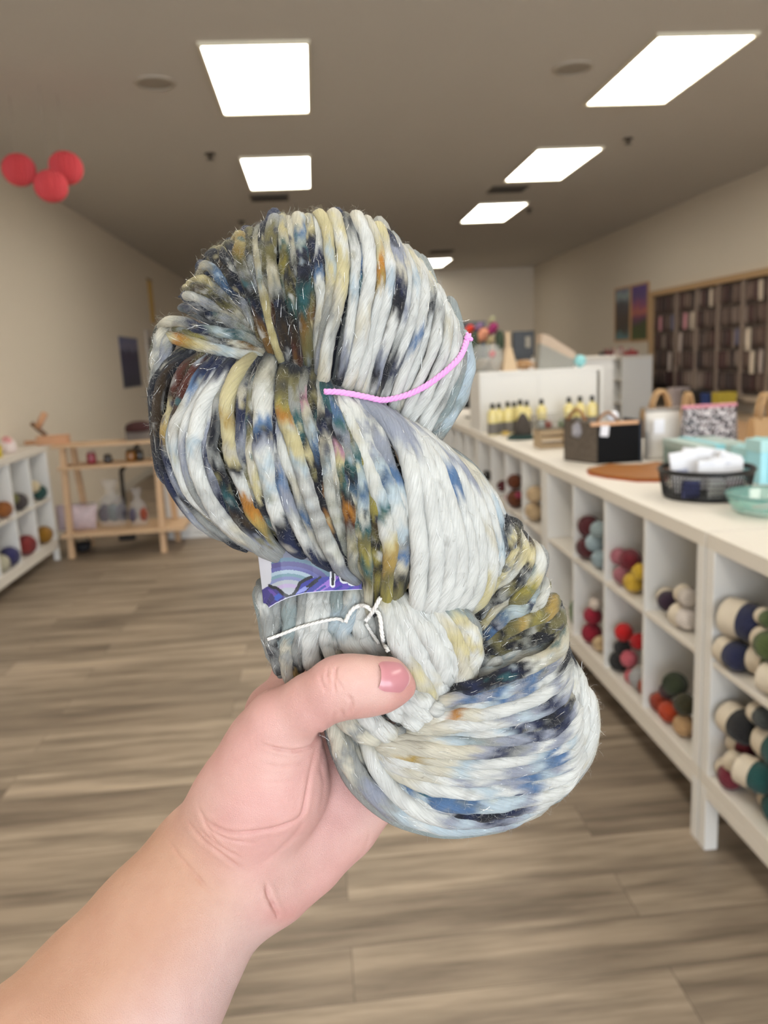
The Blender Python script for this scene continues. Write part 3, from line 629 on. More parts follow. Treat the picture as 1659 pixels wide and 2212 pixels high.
# round black mesh basket with white cards
cx, cy, rb, hb = 1.325, 2.60, .155, .105
r = empty('mesh_basket', (cx, cy, TOP), 'round black mesh basket full of white packets on the island', 'basket')
f_ = MB()
MB().lathe([(rb, hb-.018), (rb+.006, hb-.009), (rb, hb), (rb-.006, hb-.004), (rb-.004, hb-.018)], 48, cap=False).build('rim', M('black_metal', (26, 26, 28), .4, .3), r, True)
for zz in np.linspace(.01, hb-.014, 6): f_.tube([(rb*(.9+.1*zz/hb)*math.cos(a), rb*(.9+.1*zz/hb)*math.sin(a), zz) for a in np.linspace(0, 2*math.pi, 49)], .002, 4)
for a in np.linspace(0, 2*math.pi, 73)[:-1]: f_.tube([(rb*.9*math.cos(a), rb*.9*math.sin(a), .006), (rb*math.cos(a+.06), rb*math.sin(a+.06), hb-.01)], .002, 4)
f_.build('mesh_side', M('black_metal', (26, 26, 28)), r)
MB().lathe([(rb*.9, 0), (rb*.92, .012), (rb*.89, .012), (.001, .004)], 48).build('bottom', M('black_metal', (26, 26, 28)), r, True)
wp = M('white_packet', (226, 226, 230), .5, var=.06, scale=50)
k_ = depth_of((cx, cy, TOP))/F
pk = [(-.065, .0, .02, 58, 62, -.12, 'large white packet at the left of the round basket'), (-.025, .035, .02, 66, 64, .12, 'white packet standing behind the left one in the round basket'), (.035, .07, .02, 66, 60, .18, 'white packet standing at the back of the round basket'),
      (.06, -.02, .075, 74, 10, .1, 'thin white packet lying across the right of the round basket'), (-.01, -.055, .085, 60, 4, .05, 'white pen-shaped packet lying at the front of the round basket'), (.085, .02, .08, 50, 14, .3, 'pale blue-white packet at the right rim of the round basket')]
for (dx, dy, z, wpx, hpx, tl, lb) in pk:
    r = empty('packet', (cx+dx, cy+dy, TOP+z), lb, 'packet', 'white packets in the round basket')
    m_ = Matrix.Rotation(tl, 4, 'Y') @ Matrix.Rotation(-.12, 4, 'X')
    MB().box(-wpx*k_/2, wpx*k_/2, -.006, .006, 0, hpx*k_+.04, .003).xf(m_).build('card', wp, r)
    MB().box(-wpx*k_*.42, wpx*k_*.1, -.0072, -.0062, hpx*k_*.3+.03, hpx*k_*.5+.03).xf(m_).build('print', M('packet_print', (172, 176, 196), .6), r)
for (dx, dy, c, lb) in ((-.09, -.075, (70, 76, 130), 'blue card seen through the front mesh of the round basket'), (-.02, -.11, (200, 200, 196), 'silver pouch seen through the front mesh of the round basket'), (.05, -.10, (186, 176, 178), 'pinkish pouch seen through the front mesh of the round basket')):
    r = empty('small_pouch', (cx+dx, cy+dy, TOP+.012), lb, 'pouch'); MB().box(-.03, .03, -.008, .008, 0, .058, .006).build('body', M('pp_%d_%d_%d' % c, c, .35, var=.3, scale=80), r); MB().box(-.03, .03, -.003, .003, .058, .064).build('seal', M('pp_seal', (190, 190, 192), .4), r)
# teal glass bowl
bx_, by_ = 1.36, 2.27
gm, nt, b = newmat('teal_glass'); b.inputs['Base Color'].default_value = lin((150, 200, 190))+(1,); b.inputs['Roughness'].default_value = .05; b.inputs['Alpha'].default_value = .45; b.inputs['Specular IOR Level'].default_value = .8
r = empty('glass_bowl', (bx_, by_, TOP), 'shallow pale teal glass bowl at the right frame edge', 'bowl')
MB().lathe([(.07, .0), (.105, .012), (.125, .06), (.12, .06), (.1, .018), (.001, .008)], 40, cap=False).build('glass', gm, r, True)
MB().lathe([(.1255, .058), (.128, .062), (.124, .065), (.1195, .061)], 40, cap=False).build('rim', M('teal_rim', (84, 128, 122), .2), r, True)
for (dx, dy, c, lb) in ((-.04, -.03, (226, 150, 136), 'coral bead clip in the teal glass bowl'), (.0, .03, (54, 104, 100), 'dark teal ribbon roll in the teal glass bowl'), (.04, -.05, (206, 214, 212), 'white bead clip in the teal glass bowl'), (-.07, .02, (150, 178, 160), 'mint bead clip in the teal glass bowl')):
    r = empty('stitch_clip', (bx_+dx, by_+dy, TOP+.02), lb, 'clip', 'small notions in the glass bowl'); MB().box(-.03, .03, -.008, .008, 0, .014, .004).build('clip', M('clip_%d_%d_%d' % c, c, .4), r); MB().ball((.03, 0, .012), .011, 12, 8).build('bead', M('clip_%d_%d_%d' % c, c, .4), r, True)
# teal gift boxes
def gift(px0, px1, pyt, y, dep, c, cl, lb, pyb=None):
    a, c2 = ony(px0, pyt, y), ony(px1, pyt, y); h = a[2]-TOP; w_ = c2[0]-a[0]
    r = empty('gift_box', (a[0], y, TOP), lb, 'box', 'teal boxes on the island')
    MB().box(0, w_, 0, dep, 0, h*.72, .002).build('tray', M('gb_%d_%d_%d' % c, c, .5), r); MB().box(-.004, w_+.004, -.004, dep+.004, h*.72, h, .002).build('lid', M('gb_%d_%d_%d' % cl, cl, .5), r)
    MB().box(w_*.32, w_*.5, -.006, dep+.006, h*.05, h+.003).build('ribbon', M('ribbon_cyan', (150, 214, 224), .35), r)
    return r
gift(1508, 1622, 964, 3.05, .32, (134, 156, 152), (168, 188, 184), 'grey-teal lidded box behind the round basket packets')
gift(1612, 1648, 968, 2.88, .1, (146, 208, 222), (164, 206, 210), 'light blue box, left of two at the right frame edge')
gift(1645, 1700, 952, 2.74, .1, (160, 216, 228), (170, 210, 212), 'light blue box cut off by the right frame edge')
# clear zip pouch and patterned zip bag
def zipbag(px0, px1, pyt, pyb, y, matr, zc, lb, taper=0.0, nm='zip_bag'):
    a, c2 = ony(px0, pyt, y), ony(px1, pyt, y); w_ = c2[0]-a[0]; h = a[2]-TOP
    r = empty(nm, (a[0], y, TOP), lb, 'bag'); n = 12; vs = []; fs = []
    for side in (-1, 1):
        for j in range(n+1):
            for i in range(n+1):
                u_, v_ = i/n, j/n; th = .05*(1-v_)**.6+.004; e = 1-(2*u_-1)**4
                vs.append((w_*(u_+(u_-.5)*taper*(1-v_)), side*th*(.35+.65*e), h*v_))
    for s_ in (0, 1):
        for j in range(n):
            for i in range(n): q = s_*(n+1)**2+j*(n+1)+i; fs.append((q, q+1, q+n+2, q+n+1))
    for j in range(n):
        for e in (0, n): q = j*(n+1)+e; fs.append((q, q+n+1, (n+1)**2+q+n+1, (n+1)**2+q))
    for i in range(n): fs.append((i, i+1, (n+1)**2+i+1, (n+1)**2+i))
    MB().add(vs, fs).build('body', matr, r, True)
    MB().box(-.002, w_+.002, -.009, .009, h-.004, h+.012, .003).build('zip', zc, r)
    return r, w_, h
r, w_, h = zipbag(1394, 1468, 889, 985, 3.56, M('frosted_pouch', (208, 203, 196), .3, var=.2, scale=9), M('pouch_zip', (150, 142, 134), .4), 'frosted grey zip pouch standing right of the black tote')
MB().box(w_*.1, w_*.4, -.06, -.054, h*.55, h*.85).build('label_card', M('white_card', (232, 232, 238)), r)
vm, nt, b = newmat('triangle_print'); tc = nt.nodes.new('ShaderNodeTexCoord'); vo = nt.nodes.new('ShaderNodeTexVoronoi'); vo.inputs['Scale'].default_value = 105; nt.links.new(tc.outputs['Object'], vo.inputs['Vector'])
rp = nt.nodes.new('ShaderNodeValToRGB'); rp.color_ramp.interpolation = 'CONSTANT'; e = rp.color_ramp.elements; e[0].color = lin((46, 44, 50))+(1,); e[1].position = .62; e[1].color = lin((196, 188, 190))+(1,)
q_ = e.new(.45); q_.color = lin((112, 100, 100))+(1,)
sx = nt.nodes.new('ShaderNodeSeparateColor'); nt.links.new(vo.outputs['Color'], sx.inputs[0]); nt.links.new(sx.outputs[0], rp.inputs[0]); nt.links.new(rp.outputs[0], b.inputs['Base Color'])
zipbag(1474, 1590, 882, 972, 3.44, vm, M('zip_pink', (196, 128, 140), .5), 'black and white patterned zip bag with pink zip, behind the teal boxes', taper=.05)
# on the white box: bowl, flowers, cones, straw, grey box, teal ball
ZB = TOP+.395
def onbox(px, y=5.42): return ony(px, 800, y)[0]
glm, nt, b = newmat('clear_glass'); b.inputs['Base Color'].default_value = (.93, .95, .93, 1); b.inputs['Roughness'].default_value = .04; b.inputs['Alpha'].default_value = .18
k_ = 5.3/F
r = empty('fish_bowl', (onbox(1052, 5.4), 5.4, ZB), 'round clear glass bowl of small bits on the white box, left end', 'bowl')
MB().lathe([(18*k_, 0), (30*k_, 10*k_), (36*k_, 30*k_), (31*k_, 50*k_), (24*k_, 58*k_)], 28, cap=False).build('glass', glm, r, True)
fl = MB(); rr = random.Random(3)
for i in range(14): fl.ball((rr.uniform(-18, 18)*k_, rr.uniform(-15, 15)*k_, rr.uniform(7, 24)*k_), 7.5*k_, 10, 7, .1, i)
fl.build('bits_inside', M('bits_grey', (160, 150, 136), .7, var=.4, scale=50), r, True)
MB().ball((8*k_, -20*k_, 38*k_), 8*k_, 10, 7).build('red_bit', M('bit_red', (186, 70, 76), .6), r, True)
cm = M('cone_wood', (204, 178, 144), .6, var=.08)
r = empty('yarn_cone', (onbox(1098, 5.42), 5.42, ZB), 'pale wooden cone with tall peg on the white box', 'cone')
MB().add([(-14*k_, -12*k_, 0), (18*k_, -12*k_, 0), (18*k_, 12*k_, 0), (-14*k_, 12*k_, 0), (-5*k_, -4*k_, 50*k_), (8*k_, -4*k_, 50*k_), (8*k_, 4*k_, 50*k_), (-5*k_, 4*k_, 50*k_)], [(0,3,2,1),(4,5,6,7),(0,1,5,4),(1,2,6,5),(2,3,7,6),(3,0,4,7)]).build('cone_body', cm, r)
MB().box(-4*k_, 4*k_, -4*k_, 4*k_, 50*k_, 84*k_).build('peg', cm, r)
r = empty('straw_nest', (onbox(1136, 5.42), 5.42, ZB), 'small heap of tan straw ribbon between the cone and grey box', 'ribbon')
tb = MB(); rr = random.Random(9)
for i in range(40):
    a = rr.uniform(0, 6.28); p0 = Vector((rr.uniform(-14, 14)*k_, rr.uniform(-12, 12)*k_, rr.uniform(2, 18)*k_))
    tb.tube([p0+Vector((math.cos(a+t*2)*10*k_*t, math.sin(a+t*2)*10*k_*t, 4*k_*math.sin(4*t))) for t in np.linspace(0, 1, 6)], 1.3*k_, 5)
tag(tb.build('straw', M('straw', (196, 156, 112), .7), r), kind='stuff')
r = empty('gift_bag', (onbox(1158, 5.42), 5.42, ZB), 'sloping grey paper bag with pale folded top on the white box', 'bag')
pr = [(0, 0), (80*k_, 0), (84*k_, 20*k_), (74*k_, 30*k_), (12*k_, 64*k_), (6*k_, 52*k_)]
MB().prism(pr, -18*k_, 18*k_).build('body', M('grey_paper', (150, 148, 140), .7), r)
MB().prism([(6*k_, 56*k_), (10*k_, 76*k_), (24*k_, 72*k_), (84*k_, 32*k_), (82*k_, 18*k_), (70*k_, 22*k_)], -19*k_, 19*k_).build('folded_top', M('pale_paper', (192, 172, 152), .7, var=.1), r)
r = empty('teal_ball', (onbox(1253, 5.36), 5.36, ZB+14*k_), 'small turquoise ball at the right end of the white box', 'ball')
MB().ball((0, 0, 0), 13*k_, 18, 12).build('ball_body', M('turquoise', (140, 202, 206), .5), r, True); MB().lathe([(4*k_, -15*k_), (5*k_, -12*k_)], 12).build('foot', M('turquoise', (140, 202, 206)), r)
# flowers and a dark screen farther back on the island
yv = 5.95
x0 = ony(1040, 750, yv)[0]; kf = depth_of((x0, yv, 1.5))/F
r = empty('flower_vase', (x0, yv, TOP), 'bunch of red, orange and magenta flowers behind the glass bowl', 'flowers')
MB().lathe([(.05, 0), (.07, .08), (.06, .2), (.045, .26), (.05, .3)], 20).build('vase', M('dark_vase', (44, 48, 44), .3), r, True)
zf = lambda py: ony(1040, py, yv)[2]-TOP
stm = MB(); leaf = MB()
for (px, py, rp, c) in ((1012, 712, 12, (210, 50, 22)), (1010, 728, 13, (150, 16, 50)), (1040, 725, 17, (210, 142, 112)), (1062, 712, 14, (150, 40, 96)), (1034, 706, 10, (134, 104, 140)), (1062, 692, 8, (170, 168, 130)), (1026, 742, 10, (180, 150, 120)), (1058, 736, 10, (176, 160, 120))):
    X, Z = ony(px, py, yv)[0]-x0, zf(py)
    stm.tube([(X*.15, 0, .25), (X*.6, 0, .25+(Z-.25)*.6), (X, 0, Z-.02)], .004, 5)
    fb = MB()
    for q in range(9):
        a = q*2.4; s_ = .75 if q else 0
        fb.ball((X+rp*kf*.6*s_*math.cos(a), rp*kf*.5*s_*math.sin(a)-.01, Z+rp*kf*.5*math.sin(a*1.7)*s_), (rp*kf*.6, rp*kf*.5, rp*kf*.55), 8, 6, .1, q)
    fb.build('flower', M('fl_%d_%d_%d' % c, c, .7, var=.2, scale=40), r, True)
for q in range(12):
    a = q*2.1; X = .14*math.cos(a); Z = zf(738)+.03*math.sin(q*3.); leaf.ball((X, .05*math.sin(a), Z), (.035, .01, .05), 8, 6)
tag(leaf.build('leaf_spray', M('leaf_dark', (52, 66, 46), .7, var=.2), r, True), kind='stuff'); stm.build('stem', M('stem_green', (58, 74, 48), .7), r, True)
yv = 6.5; a, c2 = ony(984, 696, yv), ony(1052, 790, yv)
r = empty('screen', (a[0], yv, TOP), 'black flat screen mostly hidden behind the flowers', 'screen')
MB().box(0, c2[0]-a[0], 0, .04, .08, a[2]-TOP, .004).build('panel', M('screen_black', (18, 18, 20), .3), r); MB().box((c2[0]-a[0])/2-.06, (c2[0]-a[0])/2+.06, -.05, .09, 0, .012).box((c2[0]-a[0])/2-.02, (c2[0]-a[0])/2+.02, .01, .03, .012, .09).build('stand', M('screen_black', (18, 18, 20)), r)
yv = 7.4; a, c2 = ony(1108, 716, yv), ony(1155, 776, yv)
r = empty('shop_counter', (1.95, 7.2, 0), 'white till counter far behind the white box', 'counter'); MB().box(0, .8, 0, .6, .0, c2[2]-.03).build('body', white, r); MB().box(-.02, .82, -.02, .62, c2[2]-.03, c2[2]).build('worktop', whitein, r)
a, c2 = ony(1108, 716, yv), ony(1155, 776, yv)
r = empty('till_screen', (a[0], yv, c2[2]), 'black till screen with pale sticker behind the cone', 'screen')
MB().box(0, c2[0]-a[0], 0, .04, .03, a[2]-c2[2], .004).build('panel', M('screen_black', (18, 18, 20)), r); MB().box(.03, c2[0]-a[0]-.03, 0, .08, 0, .03).build('stand', M('screen_black', (18, 18, 20)), r)
MB().box(.115, .165, -.004, 0, .11, .21).build('sticker', M('sticker_grey', (150, 144, 132), .6), r)
# ------------------------------------------------------------------ right wall: posters and the notions rack
for (x0, x1, y0, y1, st, lb, nm) in ((1332, 1362, 628, 732, [(0, (96, 140, 146)), (.22, (70, 62, 52)), (.4, (78, 64, 56)), (.72, (80, 78, 86)), (.85, (150, 168, 172)), (1, (116, 124, 150))], 'blue and brown poster, left of the two on the right wall', 'print_brown'),
                                      (1367, 1400, 620, 732, [(0, (70, 84, 40)), (.3, (64, 70, 40)), (.4, (110, 60, 96)), (.5, (186, 106, 88)), (.62, (150, 80, 110)), (.8, (96, 72, 128)), (1, (92, 66, 140))], 'purple sunset poster, right of the two on the right wall', 'print_purple')):
    a, c2 = onx(x0, y0, XR), onx(x1, y1, XR); ww, hh = a[1]-c2[1], a[2]-c2[2]
    r = empty('poster', (XR-.01, c2[1], c2[2]), lb, 'poster')
    MB().box(-.004, .006, 0, ww, 0, hh).build('print', bandmat(nm, st, 7, h0=0, h1=hh), r)
    f_ = MB()
    for (p0, p1, q0, q1) in ((-.03, 0, -.03, hh+.03), (ww, ww+.03, -.03, hh+.03), (0, ww, -.03, 0), (0, ww, hh, hh+.03)): f_.box(-.012, .006, p0, p1, q0, q1)
    f_.build('frame', M('poster_frame_tan', (190, 148, 104), .5), r)
yn, yf_, z0, z1 = 6.9, 10.72, .90, 2.12
r = empty('display_rack', (XR, 0, 0), 'wide wood-framed rack of hanging needle packets on the right wall', 'rack')
MB().box(-.03, -.002, yn, yf_, z0, z1).build('backboard', M('dark_board', (84, 70, 62), .8, var=.15), r)
MB().box(-.09, -.002, yn-.04, yf_+.06, z1, z1+.07).build('top_rail', M('rack_wood', (184, 150, 108), .6, var=.08), r); MB().box(-.09, -.002, yf_, yf_+.06, z0-.06, z1).build('side_rail', M('rack_wood', (184, 150, 108)), r)
MB().box(-.14, -.002, yn, yf_, z0-.06, z0-.005).build('bottom_ledge', M('rack_ledge', (170, 154, 138), .6), r)
dv = [10.02, 9.48, 8.95, 8.42, 7.9, 7.4]
for y in dv: MB().box(-.06, -.03, y-.025, y+.025, z0, z1).build('divider', M('rack_post', (150, 132, 118), .6), r)
pal = [((86, 66, 58), 9), ((104, 84, 74), 7), ((70, 44, 42), 6), ((120, 104, 94), 4), ((60, 46, 44), 6), ((200, 184, 164), 1), ((178, 162, 152), 1), ((190, 130, 138), .35), ((96, 92, 112), 1)]
names = {0: 'brown', 1: 'taupe', 2: 'dark red-brown', 3: 'grey-brown', 4: 'near-black', 5: 'cream', 6: 'pale grey', 7: 'pink', 8: 'blue-grey'}
edges = [yf_]+dv+[yn]; protos = {}; rr = random.Random(21)
rown = ['top', 'second', 'middle', 'fourth', 'bottom']; coln = ['far-end', 'second', 'third', 'fourth', 'fifth', 'sixth', 'nearest']
for bi in range(7):
    ya, yb = edges[bi]-.04, edges[bi+1]+.04; npk = 5 if bi < 5 else 3
    for row in range(5):
        for j in range(npk):
            ci = rr.choices(range(9), [w_ for _, w_ in pal])[0]; tall = row > 1 and ci in (5, 6) 
            if ci not in protos:
                o = empty('needle_packet', (0, 0, 0), 'x', 'packet'); c = pal[ci][0]
                MB().box(-.012, 0, -.045, .045, -.21, 0, .003).build('card', M('np_%d' % ci, c, .5, var=.35, scale=30), o)
                MB().box(-.015, -.0125, -.012, .012, -.17, -.03).build('needle_window', M('npw_%d' % ci, tuple(min(255, v+36) for v in c), .35), o)
                MB().tube([(.013, 0, .008), (-.02, 0, .012)], .003, 5).build('hook', M('hook_metal', (150, 145, 138), .3, .8), o)
                protos[ci] = o
            else: o = copy_tree(protos[ci])
            y = ya+(yb-ya)*(j+.5+rr.uniform(-.12, .12))/npk
            o.location = (XR-.045-(.02 if tall else 0), y, z1-.025-row*.238-rr.uniform(0, .012)); o.scale = (1, rr.uniform(.72, 1.05), 1.15 if tall else rr.uniform(.82, 1.0)); o.rotation_euler = (rr.uniform(-.05, .05), 0, rr.uniform(-.12, .12))
            o['label'] = '%s needle packet, %s row, %s bay of the wall rack%s' % (names[ci], rown[row], coln[bi], '' ); o['group'] = '%s needle packets, %s row, %s bay' % (names[ci], rown[row], coln[bi])
# things in and on the tall unit under the posters
for (yy, zz, c, lb) in ((10.2, 1.36, (150, 60, 58), 'red spool box on top of the tall unit, nearest the camera'), (10.55, 1.36, (196, 176, 166), 'pale spool box on top of the tall unit under the posters'), (10.85, 1.36, (120, 50, 54), 'dark red spool box on top of the tall unit under the posters'), (11.1, 1.36, (70, 60, 58), 'dark spool box at the far end of the tall unit top')):
    r = empty('spool_box', (4.06, yy, zz), lb, 'box'); h = .07+.02*math.sin(yy*9)
    MB().box(0, .14, -.08, .08, 0, h, .004).build('box_body', M('spb_%d_%d_%d' % c, c, .6), r)
    for q in (-.045, 0, .045): MB().lathe([(.018, h), (.02, h+.005), (.014, h+.012), (.014, h+.03), (.02, h+.035)], 12, c=(.07, q, 0)).build('spool', M('spool_%d' % (q*1000), [(180, 80, 84), (204, 190, 180), (96, 70, 76)][int(q*30)+1], .6), r)
rr_ = random.Random(4); tnames = ['black', 'blush pink', 'crimson', 'grey', 'plum']
for k, (yy, row) in enumerate(((10.18, 1), (10.5, 1), (10.82, 1), (10.2, 2), (10.5, 2), (10.85, 0), (10.5, 0), (10.2, 0))):
    c = [(40, 36, 40), (206, 168, 156), (150, 40, 58), (120, 116, 116), (84, 50, 66)][k % 5]
    zz = (.065, .459, .759)[row]
    r = empty('yarn_bundle', (3.99, yy, zz+.002), '%s yarn bundle, %s row of the tall unit, %s cell' % (tnames[k % 5], ['bottom', 'second', 'third'][row], ['nearest', 'second', 'third'][int((yy-10)/.33)]), 'yarn')
    MB().ball((.06, 0, .08), (.056, .07, .068), 14, 10, .04, k).build('winding', yarnmat(c), r, True); MB().lathe([(.064, -.02), (.064, .02)], 16, cap=False, c=(.06, 0, .08)).build('paper_band', band, r, True)
# ledge and bright things under the rack
r = empty('side_table', (4.15, 7.4, 0), 'pale wooden side table under the wall rack', 'table')
MB().box(0, .53, 0, 2.5, .66, .70, .003).build('tabletop', M('pale_oak', (186, 164, 138), .5, var=.1, stretch=(1, 6, 1), scale=5), r)
for xx in (.02, .46):
    for yy in (.02, 2.43): MB().box(xx, xx+.05, yy, yy+.05, 0, .66).build('leg', M('pale_oak', (186, 164, 138)), r)
for (px0, px1, pyt, y, c, lb) in ((1578, 1600, 848, 8.45, (40, 64, 124), 'navy blue box under the wall rack'), (1602, 1640, 846, 8.2, (196, 172, 60), 'yellow box under the wall rack beside the navy one'), (1520, 1572, 842, 8.9, (54, 50, 46), 'dark grey box under the wall rack'), (1462, 1498, 838, 9.3, (196, 180, 176), 'pale pink box under the wall rack, behind the tan totes')):
    a, c2 = ony(px0, pyt, y), ony(px1, pyt, y)
    xc = min(max(a[0], 4.17), 4.3); w_ = min(c2[0]-a[0], .24)
    r = empty('storage_box', (xc, y, .70), lb, 'box'); h = max(.06, a[2]-.70)
    MB().box(0, w_, 0, .16, 0, h*.75, .004).build('tray', M('sb_%d_%d_%d' % c, c, .6), r); MB().box(-.003, w_+.003, -.003, .163, h*.75, h, .004).build('lid', M('sb_%d_%d_%d' % c, c, .6), r)
# table with tan paper totes
r = empty('display_table', (2.35, 4.6, 0), 'wooden display table carrying tan totes behind the island', 'table')
MB().box(0, 1.1, 0, 1.7, .80, .84, .003).build('tabletop', M('oak_top', (176, 140, 104), .5, var=.1, stretch=(6, 1, 1), scale=5), r)
for xx in (.03, 1.02):
    for yy in (.03, 1.62): MB().box(xx, xx+.05, yy, yy+.05, 0, .80).build('leg', M('oak_top', (176, 140, 104)), r)
tanm = M('tan_canvas', (196, 162, 120), .8, var=.06, scale=30)
for (px0, px1, pyt, hp, y, lb) in ((1394, 1474, 888, 44, 5.5, 'tan tote bag with upright handles behind the frosted pouch'), (1474, 1512, 900, 52, 5.9, 'tan tote bag behind the patterned zip bag'), (1634, 1690, 905, 55, 4.95, 'tan tote bag cut off by the right frame edge')):
    a, c2 = ony(px0, pyt, y), ony(px1, pyt, y); w_ = c2[0]-a[0]; h = a[2]-.84; kk = depth_of(a)/F
    r = empty('paper_tote', (a[0], y, .84), lb, 'bag', 'tan totes on the display table')
    MB().add([(0, 0, 0), (w_, 0, 0), (w_, .12, 0), (0, .12, 0), (.0, .03, h), (w_, .03, h), (w_, .09, h), (.0, .09, h)], [(0,3,2,1),(0,1,5,4),(1,2,6,5),(2,3,7,6),(3,0,4,7),(4,5,6,7)]).build('body', tanm, r)
    for yy in (.032, .088): MB().tube([(w_*(.25+.5*t), yy, h-.01+hp*kk*math.sin(math.pi*t)**.6) for t in np.linspace(0, 1, 14)], .012, 8).build('handle', tanm, r, True)

# ================================================================== hand-held things: local frame = camera axes frozen at (800,1150), 0.30 m away
D0 = 0.30
def pc(px, py, h=0.0):
    """photo pixel + height H (m) towards the camera above the skein plane -> local coordinates of the hand-held frame"""
    d = D0-h
    return np.array([(px-W/2)/F*d-(800-W/2)/F*D0, -(py-H/2)/F*d+(1150-H/2)/F*D0, h])
O_ = Vector(((800-W/2)/F*D0, -(1150-H/2)/F*D0, -D0))
HELD = CAM @ Matrix.Translation(O_)
def topix(V):
    V = np.asarray(V); X = V[:, 0]+O_[0]; Y = V[:, 1]+O_[1]; d = D0-V[:, 2]
    return X/d*F+W/2, -Y/d*F+H/2

# ------------------------------------------------------------------ the hand: signed distance field -> one continuous surface
# bones: chains of (px, py, height mm, radius mm); flat = squash of the radius along the view axis
prims = []
def chain(pts, k=6.0):
    P = [np.append(pc(p[0], p[1], p[2]/1000)*1000, p[3]) for p in pts]
    for a, b in zip(P[:-1], P[1:]): prims.append((a, b, k))
# forearm, wrist, palm, thenar mound, thumb
chain([(467, 1882, -4, 23.8), (499, 1892, -4, 24.4)], 8)
chain([(484, 1894, -4, 22.0), (366, 2052, 8, 26.3), (294, 2170, 20, 28.2), (89, 2359, 45, 29.1), (-120, 2620, 75, 31.0)], 8)
chain([(438, 1869, -4, 21.9), (328, 2004, 6, 21.9), (202, 2132, 18, 21.3), (38, 2333, 45, 25.1), (-200, 2580, 75, 31.0)], 8)
chain([(538, 1894, -6, 19.8), (595, 1884, -9, 16.0), (662, 1846, -15, 14.2), (736, 1780, -22, 13.4), (811, 1710, -26, 12.2)], 7)
chain([(556, 1876, -10, 20.3), (642, 1782, -18, 16.0), (720, 1680, -24, 13.0), (780, 1610, -28, 11.0)], 8)
chain([(590, 1800, -16, 15.0), (660, 1680, -22, 13.0), (720, 1570, -28, 11.0)], 8)
chain([(540, 1790, -16, 15.0), (590, 1660, -21, 13.0), (606, 1545, -26, 13.0), (654, 1489, -29, 10.5)], 8)
chain([(478, 1804, -2, 17.3), (523, 1747, 2, 18.9), (574, 1682, 6, 19.5), (587, 1609, 10, 16.0)], 8)
chain([(560, 1780, -4, 17.0), (595, 1700, 1, 17.5), (610, 1639, 6, 14.1)], 8)
chain([(591, 1621, 9, 16.3), (607, 1559, 15, 11.2), (675, 1516, 22, 9.4), (733, 1485, 28, 9.2)], 5)
chain([(727, 1487, 28, 10.1), (766, 1480, 29, 9.5), (822, 1478, 28, 8.6), (842, 1471, 26.5, 6.7), (876, 1484, 25, 3.6)], 4)
chain([(739, 1483, 25, 9.7), (787, 1484, 25, 8.8), (832, 1485, 24, 7.6)], 4)
# fingers behind the skein
chain([(600, 1600, -24, 11.5), (628, 1530, -29, 10.0), (646, 1452, -35, 10.4), (750, 1400, -37, 8.2), (820, 1370, -31, 7.2), (850, 1362, -25, 6.0)], 4)
chain([(655, 1490, -30, 10.5), (735, 1475, -42, 9.2), (840, 1440, -42, 8.4), (920, 1424, -35, 7.4), (952, 1424, -29, 6.2)], 3)
chain([(720, 1570, -29, 10.5), (800, 1545, -43, 9.0), (895, 1515, -42, 8.2), (970, 1505, -35, 7.2), (1000, 1505, -29, 6.2)], 3)
chain([(785, 1640, -28, 9.5), (855, 1625, -41, 7.8), (925, 1610, -40, 7.2), (985, 1600, -34, 6.4), (1008, 1600, -29, 5.6)], 3)

def eval_sdf(vs):
    A = np.array([np.minimum(p[0][:3]-p[0][3], p[1][:3]-p[1][3]) for p in prims]).min(0)-6
    B = np.array([np.maximum(p[0][:3]+p[0][3], p[1][:3]+p[1][3]) for p in prims]).max(0)+6
    A[1] = max(A[1], -330)
    n = np.ceil((B-A)/vs).astype(int)+1
    D = np.full(n, 50.0, np.float32)
    ax = [A[i]+vs*np.arange(n[i], dtype=np.float32) for i in range(3)]
    for a, b, k in prims:
        mrg = k*2+vs*2
        sl = []
        for i in range(3):
            lo = min(a[i]-a[3], b[i]-b[3])-mrg; hi = max(a[i]+a[3], b[i]+b[3])+mrg
            sl.append(slice(max(0, int((lo-A[i])/vs)), min(n[i], int((hi-A[i])/vs)+2)))
        if any(s.stop <= s.start for s in sl): continue
        X = ax[0][sl[0]][:, None, None]; Y = ax[1][sl[1]][None, :, None]; Z = ax[2][sl[2]][None, None, :]
        ba = b[:3]-a[:3]; L2 = float(ba @ ba)+1e-9
        t = np.clip(((X-a[0])*ba[0]+(Y-a[1])*ba[1]+(Z-a[2])*ba[2])/L2, 0, 1)
        q = np.sqrt((X-a[0]-t*ba[0])**2+(Y-a[1]-t*ba[1])**2+(Z-a[2]-t*ba[2])**2)-(a[3]+t*(b[3]-a[3]))
        S = D[tuple(sl)]
        hh = np.maximum(k-np.abs(S-q), 0)/k
        D[tuple(sl)] = np.minimum(S, q)-hh*hh*k*0.25
    return D, A
